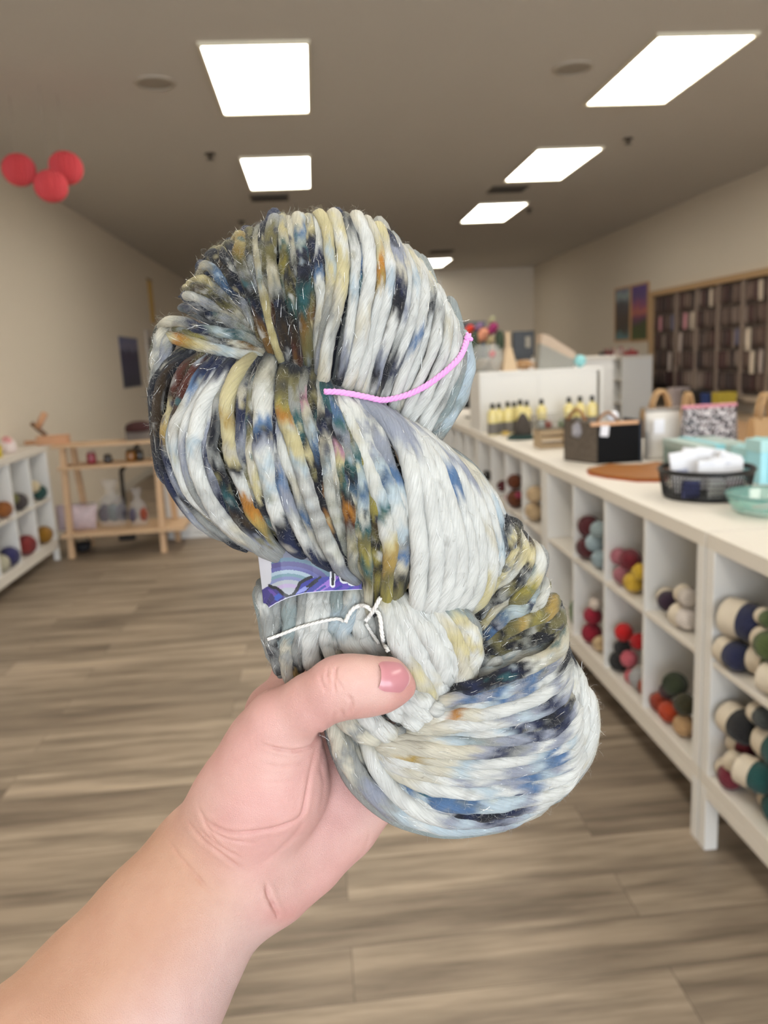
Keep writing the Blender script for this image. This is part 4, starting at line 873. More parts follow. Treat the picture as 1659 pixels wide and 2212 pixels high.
def surface_nets(D, A, vs):
    ins = D < 0
    nx, ny, nz = D.shape
    c = np.zeros((nx-1, ny-1, nz-1), np.int8)
    offs = [(i, j, k) for i in (0, 1) for j in (0, 1) for k in (0, 1)]
    for i, j, k in offs: c += ins[i:nx-1+i, j:ny-1+j, k:nz-1+k]
    I = np.argwhere((c > 0) & (c < 8)); del c
    idx = np.full((nx-1, ny-1, nz-1), -1, np.int32); idx[I[:, 0], I[:, 1], I[:, 2]] = np.arange(len(I))
    S = np.zeros((len(I), 3)); N = np.zeros(len(I))
    val = {o: D[I[:, 0]+o[0], I[:, 1]+o[1], I[:, 2]+o[2]] for o in offs}
    for o in offs:
        for a in range(3):
            if o[a]: continue
            p = list(o); p[a] = 1; p = tuple(p)
            v0, v1 = val[o], val[p]; m = (v0 < 0) != (v1 < 0)
            t = np.where(m, v0/(v0-v1+1e-12), 0)
            q = np.tile(np.array(o, float), (len(I), 1)); q[:, a] += t
            S[m] += q[m]; N[m] += 1
    V = A+vs*(I+S/N[:, None])
    Q = []
    for a in range(3):
        b, c2 = (a+1) % 3, (a+2) % 3
        s0 = [slice(None)]*3; s1 = [slice(None)]*3; s0[a] = slice(0, -1); s1[a] = slice(1, None)
        e = np.argwhere(ins[tuple(s0)] != ins[tuple(s1)])
        e = e[(e[:, b] > 0) & (e[:, c2] > 0) & (e[:, b] < ins.shape[b]-1) & (e[:, c2] < ins.shape[c2]-1)]
        fl = ins[tuple(e.T)]
        def cell(db, dc):
            g = e.copy(); g[:, b] += db; g[:, c2] += dc; return idx[tuple(g.T)]
        q = np.stack([cell(-1, -1), cell(0, -1), cell(0, 0), cell(-1, 0)], 1)
        q[~fl] = q[~fl][:, ::-1]; Q.append(q)
    Q = np.concatenate(Q); return V, Q[(Q >= 0).all(1)]
VS = 1.05
D_, A_ = eval_sdf(VS)
Vh, Qh = surface_nets(D_, A_, VS); del D_
tmp = npmesh('tmp', Vh/1000, Qh, M('tmpmat', (200, 160, 140)))
md = tmp.modifiers.new('s', 'SMOOTH'); md.factor = .5; md.iterations = 3
md = tmp.modifiers.new('u', 'SUBSURF'); md.levels = 1; md.render_levels = 1
dg = bpy.context.evaluated_depsgraph_get(); dg.update()
me2 = bpy.data.meshes.new_from_object(tmp.evaluated_get(dg)); bpy.data.objects.remove(tmp)
nv = len(me2.vertices); Vh = np.zeros(nv*3, np.float32); me2.vertices.foreach_get('co', Vh); Vh = Vh.reshape(-1, 3).astype(float)
Nh = np.zeros(nv*3, np.float32); me2.vertices.foreach_get('normal', Nh); Nh = Nh.reshape(-1, 3).astype(float)
px_, py_ = topix(Vh)
front = Nh[:, 2] > -0.05
# skin folds, traced as polylines (px), depth mm, width px
folds = [([(560, 1606), (600, 1618), (640, 1622), (672, 1612), (688, 1588), (690, 1578)], .9, 5), ([(560, 1648), (600, 1656), (640, 1652), (668, 1642)], .35, 6),
 ([(425, 1740), (448, 1775), (490, 1797), (540, 1798), (590, 1790), (628, 1778), (652, 1760), (662, 1720), (672, 1660), (688, 1590)], .75, 6),
 ([(430, 1752), (452, 1790), (500, 1815), (560, 1822)], .4, 5), ([(405, 1775), (440, 1815), (485, 1850), (530, 1885)], .55, 6), ([(425, 1785), (450, 1810), (480, 1833), (530, 1860)], .4, 5),
 ([(360, 1812), (395, 1860), (430, 1900), (462, 1935)], .45, 7), ([(575, 1905), (580, 1935), (592, 1960), (603, 1984)], 1.1, 7),
 ([(445, 1790), (480, 1830), (520, 1850)], .25, 4), ([(560, 1690), (600, 1690), (640, 1684)], .2, 6),
 ([(713, 1478), (706, 1462), (708, 1440)], .35, 4), ([(724, 1500), (722, 1465), (728, 1436)], .5, 4), ([(735, 1492), (726, 1460), (722, 1440)], .35, 4), ([(742, 1490), (732, 1470)], .3, 4), ([(690, 1450), (695, 1475), (706, 1496)], .25, 5),
 ([(752, 1544), (760, 1520), (750, 1500)], .6, 6), ([(742, 1552), (735, 1530)], .35, 5), ([(716, 1560), (722, 1535)], .3, 6),
 ([(690, 1640), (700, 1700), (690, 1760)], .3, 7), ([(655, 1770), (640, 1800), (600, 1840), (560, 1870)], .3, 8), ([(800, 1790), (790, 1830), (760, 1870)], .2, 6), ([(700, 1590), (695, 1650)], .3, 6)]
def spline(P, n):
    P = np.array(P, float); m = len(P); Q = np.vstack([2*P[0]-P[1], P, 2*P[-1]-P[-2]]); T_ = np.linspace(0, m-1-1e-6, n); i = T_.astype(int); t = (T_-i)[:, None]
    a, b, c, d = Q[i], Q[i+1], Q[i+2], Q[i+3]
    return .5*(2*b+(c-a)*t+(2*a-5*b+4*c-d)*t*t+(3*b-a-3*c+d)*t**3)
def pdist(px, py, pl_):
    best = np.full(len(px), 1e9)
    for (x0, y0), (x1, y1) in zip(pl_[:-1], pl_[1:]):
        dx, dy = x1-x0, y1-y0; t = np.clip(((px-x0)*dx+(py-y0)*dy)/(dx*dx+dy*dy), 0, 1)
        best = np.minimum(best, np.hypot(px-x0-t*dx, py-y0-t*dy))
    return best
disp = np.zeros(nv); crease = np.zeros(nv)
for pl_, dp, wd in folds:
    pl_ = spline(pl_, 24); m_ = len(pl_)
    best = np.full(len(px_), 1e9); tb_ = np.zeros(len(px_))
    for i_ in range(m_-1):
        (x0, y0), (x1, y1) = pl_[i_], pl_[i_+1]; dx, dy = x1-x0, y1-y0
        t = np.clip(((px_-x0)*dx+(py_-y0)*dy)/(dx*dx+dy*dy+1e-9), 0, 1); d = np.hypot(px_-x0-t*dx, py_-y0-t*dy)
        w_ = d < best; best[w_] = d[w_]; tb_[w_] = ((i_+t)/(m_-1))[w_]
    fade = np.clip(np.minimum(tb_, 1-tb_)*4.5, 0, 1)**.7*(.8+.2*np.sin(tb_*17+px_*.05))
    wd = wd*.62; g = np.exp(-(best/wd)**2)*fade
    disp -= dp*1.15*g; disp += dp*.3*fade*np.exp(-((best-wd*2.6)/(wd*1.6))**2); crease = np.maximum(crease, g*min(1, dp+.2))
Vh = Vh + Nh*(disp*front)[:, None]/1000
me2.vertices.foreach_set('co', Vh.astype(np.float32).ravel())
# skin tone: pink palm, tan forearm, rosy creases
def sstep(x, a, b): t = np.clip((x-a)/(b-a), 0, 1); return t*t*(3-2*t)
along = (px_-480)*.72-(py_-1880)*.69            # 0 at the wrist, + to the fingers
palm = sstep(along, -70, 110)
side = (px_-380)*.68+(py_-2000)*.73               # + towards the lower right (inner arm)
tan = np.array(lin((203, 160, 136))); inner = np.array(lin((220, 188, 182))); pink = np.array(lin((226, 176, 168))); pale = np.array(lin((226, 192, 178))); rosy = np.array(lin((214, 142, 134)))
C = tan[None]*(1-sstep(side, -60, 200))[:, None]+inner[None]*sstep(side, -60, 200)[:, None]
nzv = (np.sin(px_*.031+1.3)+np.sin(py_*.027+px_*.012)+np.sin((px_+py_)*.017+2))/3
PK = pink[None]*(1-.4*np.clip(nzv, 0, 1))[:, None]+pale[None]*(.4*np.clip(nzv, 0, 1))[:, None]
C = C*(1-palm)[:, None]+PK*palm[:, None]
th = sstep(px_, 690, 760)*sstep(1600-py_, 0, 60)
C = C*(1-.45*th)[:, None]+pale[None]*(.45*th)[:, None]
tip = np.exp(-(((px_-880)/38)**2+((py_-1490)/50)**2)); C = C*(1-.6*tip)[:, None]+rosy[None]*(.6*tip)[:, None]
low = np.exp(-(((py_-(1545-.12*(px_-750)))/16)**2))*sstep(px_, 700, 780); C = C*(1-.35*low)[:, None]+rosy[None]*(.35*low)[:, None]
hyp = np.exp(-(((px_-610)/60)**2+((py_-1975)/28)**2)); C = C*(1-.4*hyp)[:, None]+rosy[None]*(.4*hyp)[:, None]
C = C*(1-.22*crease)[:, None]+rosy[None]*(.22*crease)[:, None]
ca = me2.color_attributes.new('Col', 'FLOAT_COLOR', 'POINT'); c4 = np.ones((nv, 4), np.float32); c4[:, :3] = C*.75; ca.data.foreach_set('color', c4.ravel())
me2.polygons.foreach_set('use_smooth', np.ones(len(me2.polygons), bool))
skin, nt, b = newmat('skin')
a = nt.nodes.new('ShaderNodeAttribute'); a.attribute_name = 'Col'
tc = nt.nodes.new('ShaderNodeTexCoord'); vo = nt.nodes.new('ShaderNodeTexVoronoi'); vo.feature = 'DISTANCE_TO_EDGE'; vo.inputs['Scale'].default_value = 1500
n1 = nt.nodes.new('ShaderNodeTexNoise'); n1.inputs['Scale'].default_value = 90; n1.inputs['Detail'].default_value = 6
nt.links.new(tc.outputs['Object'], vo.inputs['Vector']); nt.links.new(tc.outputs['Object'], n1.inputs['Vector'])
hs = nt.nodes.new('ShaderNodeMix'); hs.data_type = 'RGBA'; hs.blend_type = 'MULTIPLY'; hs.inputs[0].default_value = .35
rp = nt.nodes.new('ShaderNodeValToRGB'); rp.color_ramp.elements[0].color = (.86, .72, .70, 1); rp.color_ramp.elements[0].position = .3; rp.color_ramp.elements[1].color = (1.05, 1.03, 1.02, 1); rp.color_ramp.elements[1].position = .65
nt.links.new(n1.outputs['Fac'], rp.inputs[0]); nt.links.new(a.outputs['Color'], hs.inputs[6]); nt.links.new(rp.outputs[0], hs.inputs[7]); nt.links.new(hs.outputs[2], b.inputs['Base Color'])
ad = nt.nodes.new('ShaderNodeMath'); ad.operation = 'MULTIPLY_ADD'; ad.inputs[1].default_value = 6.0
nt.links.new(vo.outputs['Distance'], ad.inputs[0]); nt.links.new(n1.outputs['Fac'], ad.inputs[2])
mp2 = nt.nodes.new('ShaderNodeMapping'); mp2.inputs['Rotation'].default_value = (0, 0, -.75); mp2.inputs['Scale'].default_value = (900, 90, 200); nt.links.new(tc.outputs['Object'], mp2.inputs[0])
n2 = nt.nodes.new('ShaderNodeTexNoise'); n2.inputs['Scale'].default_value = 1.0; n2.inputs['Detail'].default_value = 3; nt.links.new(mp2.outputs[0], n2.inputs['Vector'])
ad2 = nt.nodes.new('ShaderNodeMath'); ad2.operation = 'MULTIPLY_ADD'; ad2.inputs[1].default_value = 1.6; nt.links.new(n2.outputs['Fac'], ad2.inputs[0]); nt.links.new(ad.outputs[0], ad2.inputs[2]); ad = ad2
bp = nt.nodes.new('ShaderNodeBump'); bp.inputs['Strength'].default_value = .2; bp.inputs['Distance'].default_value = .0008; nt.links.new(ad.outputs[0], bp.inputs['Height']); nt.links.new(bp.outputs[0], b.inputs['Normal'])
b.inputs['Roughness'].default_value = .5; b.inputs['Specular IOR Level'].default_value = .35
b.inputs['Subsurface Weight'].default_value = .12; b.inputs['Subsurface Radius'].default_value = (1.0, .35, .2); b.inputs['Subsurface Scale'].default_value = .004
me2.materials.clear(); me2.materials.append(skin)
hand = bpy.data.objects.new('person', me2); col.objects.link(hand); hand.matrix_world = HELD
tag(hand, 'bare left forearm and hand from the lower left, thumb clamped over the yarn', 'person')
# thumbnail: a curved plate laid on the tip of the thumb
from mathutils.bvhtree import BVHTree
lv = np.zeros(len(me2.loops), np.int32); me2.loops.foreach_get('vertex_index', lv)
bvh = BVHTree.FromPolygons(Vh.tolist(), lv.reshape(-1, 4).tolist())
def on_hand(px, py, lift=0.0):
    o = pc(px, py, .1); d = o-pc(px, py, 0); d = -d/np.linalg.norm(d)
    hit = bvh.ray_cast(Vector(o), Vector(d))
    return (np.array(hit[0])+np.array(hit[1])*lift, np.array(hit[1])) if hit[0] is not None else (pc(px, py, .02), np.array([0, 0, 1]))
nu, nvv = 26, 22; nailV = []; nailC = []
nb, nw_, nr = np.array(lin((180, 120, 126))), np.array(lin((206, 172, 166))), np.array(lin((204, 146, 148)))
for j in range(nvv+1):
    for i in range(nu+1):
        u, v = i/nu, j/nvv*2-1                     # u base -> tip, v across
        ex = 822+58*u - (5*v*v if u < .5 else 9*v*v*(u-.2)); ey = 1461+5*u+v*31*(1-.42*abs((u-.47)/.55)**4)
        p, n_ = on_hand(ex, ey, .0006+.0009*(1-v*v)*(1-.3*u)); nailV.append(p)
        wt = sstep(np.array(u+.02*v*v), .95, .99); lun = 1-sstep(np.array(u), .0, .2)
        cc = nb*(1-.35*lun)+nr*.35*lun; nailC.append(cc*(1-wt)+nw_*wt)
nq = [(j*(nu+1)+i, j*(nu+1)+i+1, (j+1)*(nu+1)+i+1, (j+1)*(nu+1)+i) for j in range(nvv) for i in range(nu)]
nq = [q[::-1] for q in nq]
nail = attrmat('nail', .28); nail.node_tree.nodes['Principled BSDF'].inputs['Coat Weight'].default_value = .1
no = npmesh('fingernail', nailV, nq, nail, hand, np.array(nailC)); no['label'] = 'pink thumbnail with pale free edge'

# ================================================================== the skein
PAL = {k: np.array(lin(v)) for k, v in dict(w=(203, 203, 198), c=(191, 185, 168), y=(192, 181, 140), m=(164, 138, 78), o=(172, 116, 46), a=(112, 82, 40), g=(112, 106, 72), q=(146, 136, 72), d=(58, 46, 32), r=(74, 36, 26),
       k=(28, 29, 36), n=(33, 39, 64), b=(80, 108, 144), l=(170, 183, 190), v=(140, 144, 156), t=(48, 88, 92), s=(144, 145, 141), e=(136, 147, 146), p=(186, 140, 160)).items()}
ZR = dict(Z1=(400, 460, 5.184), Z2=(320, 680, 5.53), Z3=(560, 800, 4.253), Z4=(1000, 1100, 5.53), R2=(640, 440, 3.95), R3=(300, 840, 3.606), R4=(640, 840, 2.765), R5=(540, 1180, 3.95), R6=(700, 1240, 2.676))
def Zp(z, *p): a, b_, s_ = ZR[z]; return [(a+x/s_, b_+y/s_) for x, y in zip(p[::2], p[1::2])]
ST = []      # (group, width px, points px, colour letters)
def S(g, w_, c, *segs):
    P = []
    for z in segs: P += Zp(*z)
    if g == 'A' and len(ST) not in (2, 29): c = c.replace('o', 'a')     # only two strands of the loop carry clear orange
    ST.append((g, w_, P, c))
# --- A: the top loop, fanning round the pinch (clockwise from the left)
S('A', 22, 'ccscs', ('Z2', 260,120, 150,240, 110,420, 80,600, 100,760)); S('A', 26, 'csvss', ('Z2', 330,150, 230,330, 200,480, 140,620, 110,740))
S('A', 26, 'syomyclwwwc', ('Z2', 110,230, 330,280, 480,320, 700,380, 950,440, 1200,495, 1500,550)); S('A', 22, 'kggqskcocs', ('Z2', 200,190, 450,220, 650,260, 900,330, 1150,355, 1400,450))
S('A', 22, 'cccsnneltess', ('Z2', 110,150, 250,80, 450,95, 600,160, 800,195, 960,220, 1150,250, 1350,340)); S('A', 25, 'vnvknsvses', ('Z1', -40,1060, 130,1060, 260,1130, 420,1180, 560,1230, 760,1290))
S('A', 23, 'cwwvscss', ('Z1', -20,930, 100,930, 250,1010, 400,1060, 560,1130, 780,1270)); S('A', 22, 'ygdgkgcss', ('Z1', 0,830, 130,840, 270,890, 420,1000, 560,1100, 740,1240))
S('A', 22, 'yyyvscss', ('Z1', 40,790, 200,750, 330,830, 480,920, 620,1020, 790,1250)); S('A', 22, 'ccsbbkvsg', ('Z1', 150,690, 230,580, 330,660, 430,790, 560,920, 680,1060, 800,1300))
S('A', 25, 'kkkdknnko', ('Z1', 230,540, 310,470, 400,560, 480,660, 560,780, 660,920, 760,1100, 850,1350)); S('A', 20, 'yykksvbn', ('Z1', 310,490, 390,420, 450,510, 540,620, 620,720, 720,900, 790,1100))
S('A', 22, 'kgknnvsno', ('Z1', 400,440, 480,350, 540,420, 570,520, 620,640, 690,790, 770,960, 850,1250, 960,1500)); S('A', 27, 'yymymgsvknog', ('Z1', 520,360, 610,270, 620,350, 600,440, 620,560, 680,720, 760,900, 830,1150, 930,1450))
S('A', 24, 'ggkgksvcyoo', ('Z1', 660,290, 730,210, 740,320, 720,430, 720,560, 750,750, 800,980, 870,1250, 980,1550)); S('A', 20, 'rssccclcyyyy', ('Z1', 790,240, 830,180, 810,290, 800,420, 830,620, 860,800, 900,1000, 960,1300, 1060,1620))
S('A', 20, 'rnkksgscrdk', ('Z1', 860,200, 890,140, 865,260, 865,380, 880,560, 930,760, 970,950, 1010,1150, 1100,1500)); S('A', 28, 'gvsgggcskkdk', ('Z1', 960,130, 1000,70, 965,220, 945,400, 960,600, 1010,850, 1045,1000, 1090,1250, 1150,1550))
S('A', 24, 'yysyctgqgttrd', ('Z1', 1040,110, 1080,60, 1085,200, 1095,290, 1115,420, 1110,560, 1095,700, 1120,950, 1150,1200, 1190,1560)); S('A', 22, 'cykmgkgtkdro', ('Z1', 1110,250, 1150,380, 1175,500, 1165,700, 1190,900, 1205,1100, 1225,1350, 1265,1650))
S('A', 20, 'ccccskggodo', ('Z1', 1130,110, 1160,80, 1165,220, 1195,380, 1215,520, 1230,700, 1250,860, 1270,1050, 1290,1300, 1315,1600)); S('A', 30, 'yccblnknkttogg', ('Z1', 1220,110, 1260,60, 1290,220, 1300,350, 1315,450, 1320,560, 1330,700, 1325,850, 1325,1050, 1345,1300, 1370,1650))
S('A', 22, 'yysyknknktgodg', ('Z1', 1340,110, 1380,60, 1400,200, 1405,340, 1400,480, 1395,620, 1405,800, 1405,1000, 1395,1250, 1405,1650)); S('A', 24, 'cwwwwnnbwwwcsws', ('Z1', 1420,120, 1460,80, 1480,260, 1490,420, 1490,560, 1500,680, 1505,800, 1525,950, 1520,1150, 1495,1350, 1480,1650))
S('A', 24, 'yyyylycssv', ('R2', 150,120, 200,90, 255,210, 282,330, 292,480, 297,640, 290,760, 272,900, 225,1150, 195,1450)); S('A', 28, 'ccywyycswcc', ('R2', 280,120, 320,95, 365,240, 392,380, 397,560, 377,750, 332,950, 275,1180, 245,1420, 220,1560))
S('A', 22, 'ckswwlwwvkk', ('R2', 390,130, 425,110, 470,260, 500,400, 502,540, 492,720, 488,850, 462,1050, 425,1250, 385,1450, 360,1560)); S('A', 17, 'ckksbtkcsks', ('R2', 440,140, 480,130, 522,270, 546,400, 545,560, 535,740, 528,880, 512,1050, 495,1200, 460,1450))
S('A', 30, 'ccwwwwcwwc', ('R2', 480,130, 520,120, 580,240, 620,400, 622,600, 602,820, 572,1000, 532,1200, 485,1400, 430,1580)); S('A', 21, 'cccyomwwwwc', ('R2', 570,150, 610,140, 682,280, 717,420, 722,560, 722,680, 702,830, 645,1050, 602,1300, 545,1500, 520,1620))
S('A', 26, 'cyycwlwwwwc', ('R2', 660,210, 700,200, 762,330, 792,480, 802,600, 782,780, 742,950, 692,1150, 625,1350, 570,1640)); S('A', 25, 'kknvvcnkkwwvkw', ('R2', 730,270, 765,260, 822,370, 872,470, 892,590, 892,750, 872,880, 832,1020, 772,1200, 705,1400, 645,1650))
S('A', 21, 'ccvcwwvwskkc', ('R2', 800,310, 830,310, 892,430, 932,560, 947,700, 932,900, 892,1050, 832,1220, 762,1420, 705,1660)); S('A', 22, 'ccwlwwwwnsw', ('R2', 870,390, 900,390, 972,530, 1022,660, 1022,800, 992,980, 942,1150, 882,1330, 802,1500, 740,1680))
S('A', 23, 'cycwwwwbwww', ('R2', 930,440, 960,440, 1052,580, 1092,720, 1092,860, 1062,1030, 1012,1200, 932,1400, 840,1680)); S('A', 22, 'cywcskwwwwc', ('R2', 1010,510, 1040,510, 1112,650, 1152,780, 1142,900, 1112,1080, 1062,1260, 972,1480, 880,1740))
S('A', 23, 'cywwswwwww', ('R2', 1080,610, 1110,610, 1182,760, 1222,880, 1212,1020, 1182,1180, 1112,1380, 1032,1580, 930,1800)); S('A', 23, 'cwwcwwww', ('R2', 1170,720, 1200,730, 1262,880, 1292,1020, 1282,1180, 1242,1330, 1162,1530, 1062,1720, 980,1850))
S('A', 22, 'cwwwwwww', ('R2', 1250,870, 1280,880, 1332,1030, 1352,1170, 1332,1330, 1272,1500, 1182,1680, 1090,1860)); S('A', 21, 'cwwwwsww', ('R2', 1310,980, 1335,990, 1372,1130, 1387,1270, 1372,1400, 1322,1530, 1242,1700, 1152,1850, 1080,2000))
S('A', 20, 'sesseees', ('R2', 1360,1060, 1385,1080, 1420,1280, 1405,1460, 1350,1620, 1280,1760, 1190,1900)); S('A', 29, 'selllleles', ('R2', 1400,1100, 1425,1150, 1462,1330, 1450,1480, 1405,1630, 1340,1760, 1250,1900, 1190,2000))
# --- B: the big left coil, from under the fold down to the label
S('B', 24, 'kkkkkdkn', ('Z2', 420,460, 200,640, 85,850, 70,1080, 90,1330), ('R3', 145,480, 190,680)); S('B', 26, 'kkddddkknnvs', ('Z2', 500,480, 250,680, 135,950, 110,1200, 140,1370), ('R3', 180,520, 225,660, 300,820, 420,980, 560,1110))
S('B', 27, 'gdrrdyymnnvkssk', ('Z2', 640,500, 450,640, 345,850, 310,1000, 290,1150, 225,1330), ('R3', 222,440, 255,600, 335,780, 445,930, 585,1080, 720,1190)); S('B', 25, 'krrrrddlwlsssn', ('Z2', 740,500, 560,660, 480,800, 410,960, 370,1120, 320,1280), ('R3', 255,420, 285,560, 350,730, 455,870, 600,1000, 720,1080))
S('B', 30, 'nnbwwwlwwwssvk', ('Z2', 790,540, 640,730, 530,930, 420,1150, 345,1330), ('R3', 290,470, 325,640, 395,790, 490,910, 620,1020, 760,1140, 860,1210)); S('B', 24, 'nnwwwvvssvcsv', ('Z2', 880,550, 760,720, 610,980, 485,1230, 440,1430), ('R3', 352,500, 385,670, 450,820, 540,930, 640,1040, 760,1150, 880,1230))
S('B', 38, 'knwwwwlwwwwwwcss', ('Z2', 970,620, 860,800, 705,1000, 625,1200, 585,1430), ('R3', 432,420, 445,560, 478,690, 530,800, 585,900, 650,1000, 750,1090, 870,1170, 970,1260)); S('B', 25, 'nwwwvvnvvnnkkn', ('Z2', 1000,720, 870,950, 770,1180, 725,1370), ('R3', 528,440, 548,560, 582,680, 628,800, 675,900, 735,1000, 810,1090, 900,1180))
S('B', 26, 'kssskkskktkdkvs', ('Z2', 1060,640, 920,880, 840,1100, 825,1300), ('R3', 570,450, 605,580, 648,700, 690,830, 745,950, 815,1050, 910,1150, 1010,1240)); S('B', 35, 'yyyyymyycykwwoomgs', ('Z2', 1220,560, 1090,690, 985,890, 940,1100, 955,1300, 985,1500), ('R3', 720,480, 745,560, 775,640, 810,740, 845,840, 885,940, 940,1060, 1020,1190))
S('B', 24, 'kscnnvsgskkg', ('Z2', 1290,600, 1160,830, 1125,980, 1120,1150, 1112,1350), ('R3', 800,480, 820,600, 862,720, 885,850, 920,960, 980,1060)); S('B', 24, 'kksggngcccyykksn', ('Z2', 1350,620, 1265,800, 1238,1000, 1225,1200, 1240,1400), ('R3', 868,480, 890,600, 915,740, 950,860, 995,960, 1050,1060))
S('B', 42, 'kswwwwbnvwlwlwwknn', ('Z2', 1440,560, 1385,760, 1372,950, 1372,1130, 1366,1300, 1375,1480), ('R3', 972,480, 1000,600, 1025,720, 1050,850, 1085,960, 1130,1080, 1180,1210)); S('B', 27, 'sssknknwvbvvswwnn', ('Z2', 1490,700, 1490,900, 1480,1100, 1470,1300), ('R3', 1045,420, 1068,560, 1105,710, 1145,840, 1185,960, 1245,1090, 1315,1220, 1385,1330))
S('B', 24, 'ksskvvwwwccsbcwn', ('R3', 1035,-90, 1045,60, 1065,200, 1090,330, 1118,450, 1165,600, 1205,700, 1252,850, 1302,1000, 1355,1150, 1425,1320)); S('B', 34, 'kgggqoyyylwwwwwwwvv', ('Z3', 230,-10, 222,120, 210,260, 222,380, 258,500, 310,640, 355,790, 405,940, 455,1100, 510,1260, 565,1430, 625,1580, 700,1730, 770,1850))
S('B', 32, 'kkgssttkykkkkkokkkk', ('Z3', 320,-10, 315,120, 320,260, 330,400, 375,550, 425,700, 465,850, 500,1000, 535,1150, 565,1300, 620,1450, 690,1600, 770,1750)); S('B', 26, 'ksspcslbkkkoodks', ('Z3', 400,20, 400,150, 405,280, 430,400, 460,520, 515,680, 553,850, 562,1000, 570,1150, 585,1300, 645,1480, 720,1640))
S('B', 28, 'kgkgktncslwwwwwss', ('Z3', 475,40, 478,180, 490,320, 520,450, 575,610, 600,720, 612,850, 638,1000, 665,1150, 703,1300, 745,1450, 795,1640)); S('B', 26, 'kssckncwwcswsock', ('Z3', 530,90, 540,250, 562,400, 592,550, 648,700, 688,850, 722,1000, 752,1150, 782,1300, 812,1450, 842,1640))
S('B', 28, 'kttnkkpyttkorscss', ('Z3', 570,110, 600,330, 645,450, 692,600, 738,750, 765,900, 797,1050, 812,1200, 845,1350, 862,1500, 872,1650, 868,1800)); S('B', 32, 'ntbbtvvstkbcwtcsgc', ('Z3', 610,140, 660,330, 705,450, 748,580, 792,710, 828,850, 848,1000, 858,1150, 882,1300, 905,1450, 925,1600, 950,1800))
S('B', 28, 'ksstgetllblwtgqtgc', ('Z3', 640,170, 710,370, 775,520, 832,670, 888,820, 925,980, 952,1130, 960,1300, 968,1450, 968,1600, 995,1800, 1000,1950)); S('B', 33, 'kcgggqgqqqdgkqkqk', ('Z3', 680,200, 770,400, 845,600, 925,800, 985,960, 1045,1120, 1080,1260, 1095,1380, 1092,1520, 1085,1650, 1090,1800, 1080,1960))
S('B', 37, 'scwwcwwwwltwwymmgq', ('Z3', 680,230, 800,420, 882,600, 962,790, 1042,970, 1108,1150, 1145,1300, 1182,1450, 1208,1600, 1205,1760, 1185,1950)); S('B', 42, 'snwwvwvlbllwwlsbckg', ('Z3', 720,230, 870,410, 975,590, 1055,780, 1130,970, 1202,1130, 1252,1280, 1296,1450, 1312,1620, 1290,1780, 1275,1950))
S('B', 36, 'nvwvwvvvbblwwlwscsg', ('Z3', 770,230, 930,360, 1050,540, 1125,710, 1180,880, 1250,1030, 1305,1190, 1350,1360, 1368,1520, 1356,1700, 1325,1870))
# --- C: the white half of the same coil
S('C', 38, 'vvvwwwwwww', ('R4', 360,80, 530,190, 630,320, 683,470, 708,640, 725,830, 740,1000, 732,1150, 722,1300)); S('C', 36, 'vvvwwwwwww', ('R4', 430,100, 590,210, 690,350, 752,500, 795,650, 828,850, 838,1030, 828,1180, 790,1320))
S('C', 34, 'nvwwwwwwww', ('R4', 500,130, 665,260, 758,395, 822,550, 865,700, 903,870, 920,1030, 898,1200, 840,1330)); S('C', 33, 'vwwwwwwwww', ('R4', 580,180, 730,310, 830,450, 885,580, 928,720, 968,880, 985,1040, 965,1200, 890,1330))
S('C', 31, 'cvwwbbwwwwwww', ('R4', 650,220, 790,330, 890,460, 943,580, 990,730, 1033,880, 1048,1050, 1025,1200, 945,1335)); S('C', 30, 'wwvwwwwwwww', ('R4', 720,250, 855,375, 950,490, 1012,620, 1060,770, 1098,920, 1106,1070, 1078,1210, 1000,1330))
S('C', 30, 'wwvvwwcwwyyw', ('R4', 780,290, 915,415, 1010,530, 1080,660, 1122,800, 1160,950, 1168,1080, 1128,1220, 1050,1312)); S('C', 29, 'wccwwwlwwwy', ('R4', 840,340, 975,455, 1070,570, 1130,690, 1178,830, 1210,960, 1210,1080, 1165,1200, 1090,1290))
S('C', 27, 'cccwllvlwwy', ('R4', 900,390, 1040,495, 1130,610, 1188,730, 1228,860, 1250,960, 1240,1060, 1190,1170)); S('C', 22, 'sscwwlwcyy', ('R4', 960,430, 1095,545, 1180,660, 1232,780, 1264,880, 1268,980, 1240,1080))
# --- D: dark side strands behind the white coil, sweeping down-left
S('D', 20, 'kkksykvny', ('Z4', 470,40, 530,170, 560,260, 590,350, 600,470, 560,560, 510,660)); S('D', 21, 'kkgdyysgk', ('Z4', 520,120, 620,240, 640,380, 630,500, 560,640, 470,740, 390,850)); S('D', 25, 'vvnvycyyycss', ('Z4', 590,380, 610,480, 570,580, 540,680, 460,780, 390,880, 320,990, 250,1120))
S('D', 26, 'sccyyycwwcwcss', ('Z4', 570,180, 650,310, 720,430, 705,560, 660,700, 560,830, 460,920, 370,1030, 290,1150)); S('D', 26, 'kdyykskgskskk', ('Z4', 690,280, 790,440, 795,560, 765,680, 740,790, 640,900, 520,990, 420,1080, 300,1200, 230,1310))
S('D', 22, 'wwcwcccyykn', ('Z4', 700,930, 620,985, 560,1060, 480,1130, 380,1230, 290,1340, 220,1440)); S('D', 35, 'dcwwwyqqggswcyk', ('Z4', 800,400, 890,540, 893,700, 825,850, 745,980, 655,1100, 560,1200, 430,1290, 330,1380))
S('D', 24, 'swwwwwwlw', ('Z4', 930,800, 975,940, 940,1080, 850,1190, 740,1270)); S('D', 31, 'wwwllnlllbvnbkn', ('Z4', 935,830, 940,950, 870,1070, 760,1160, 640,1215, 530,1260, 440,1350, 350,1450, 220,1610))
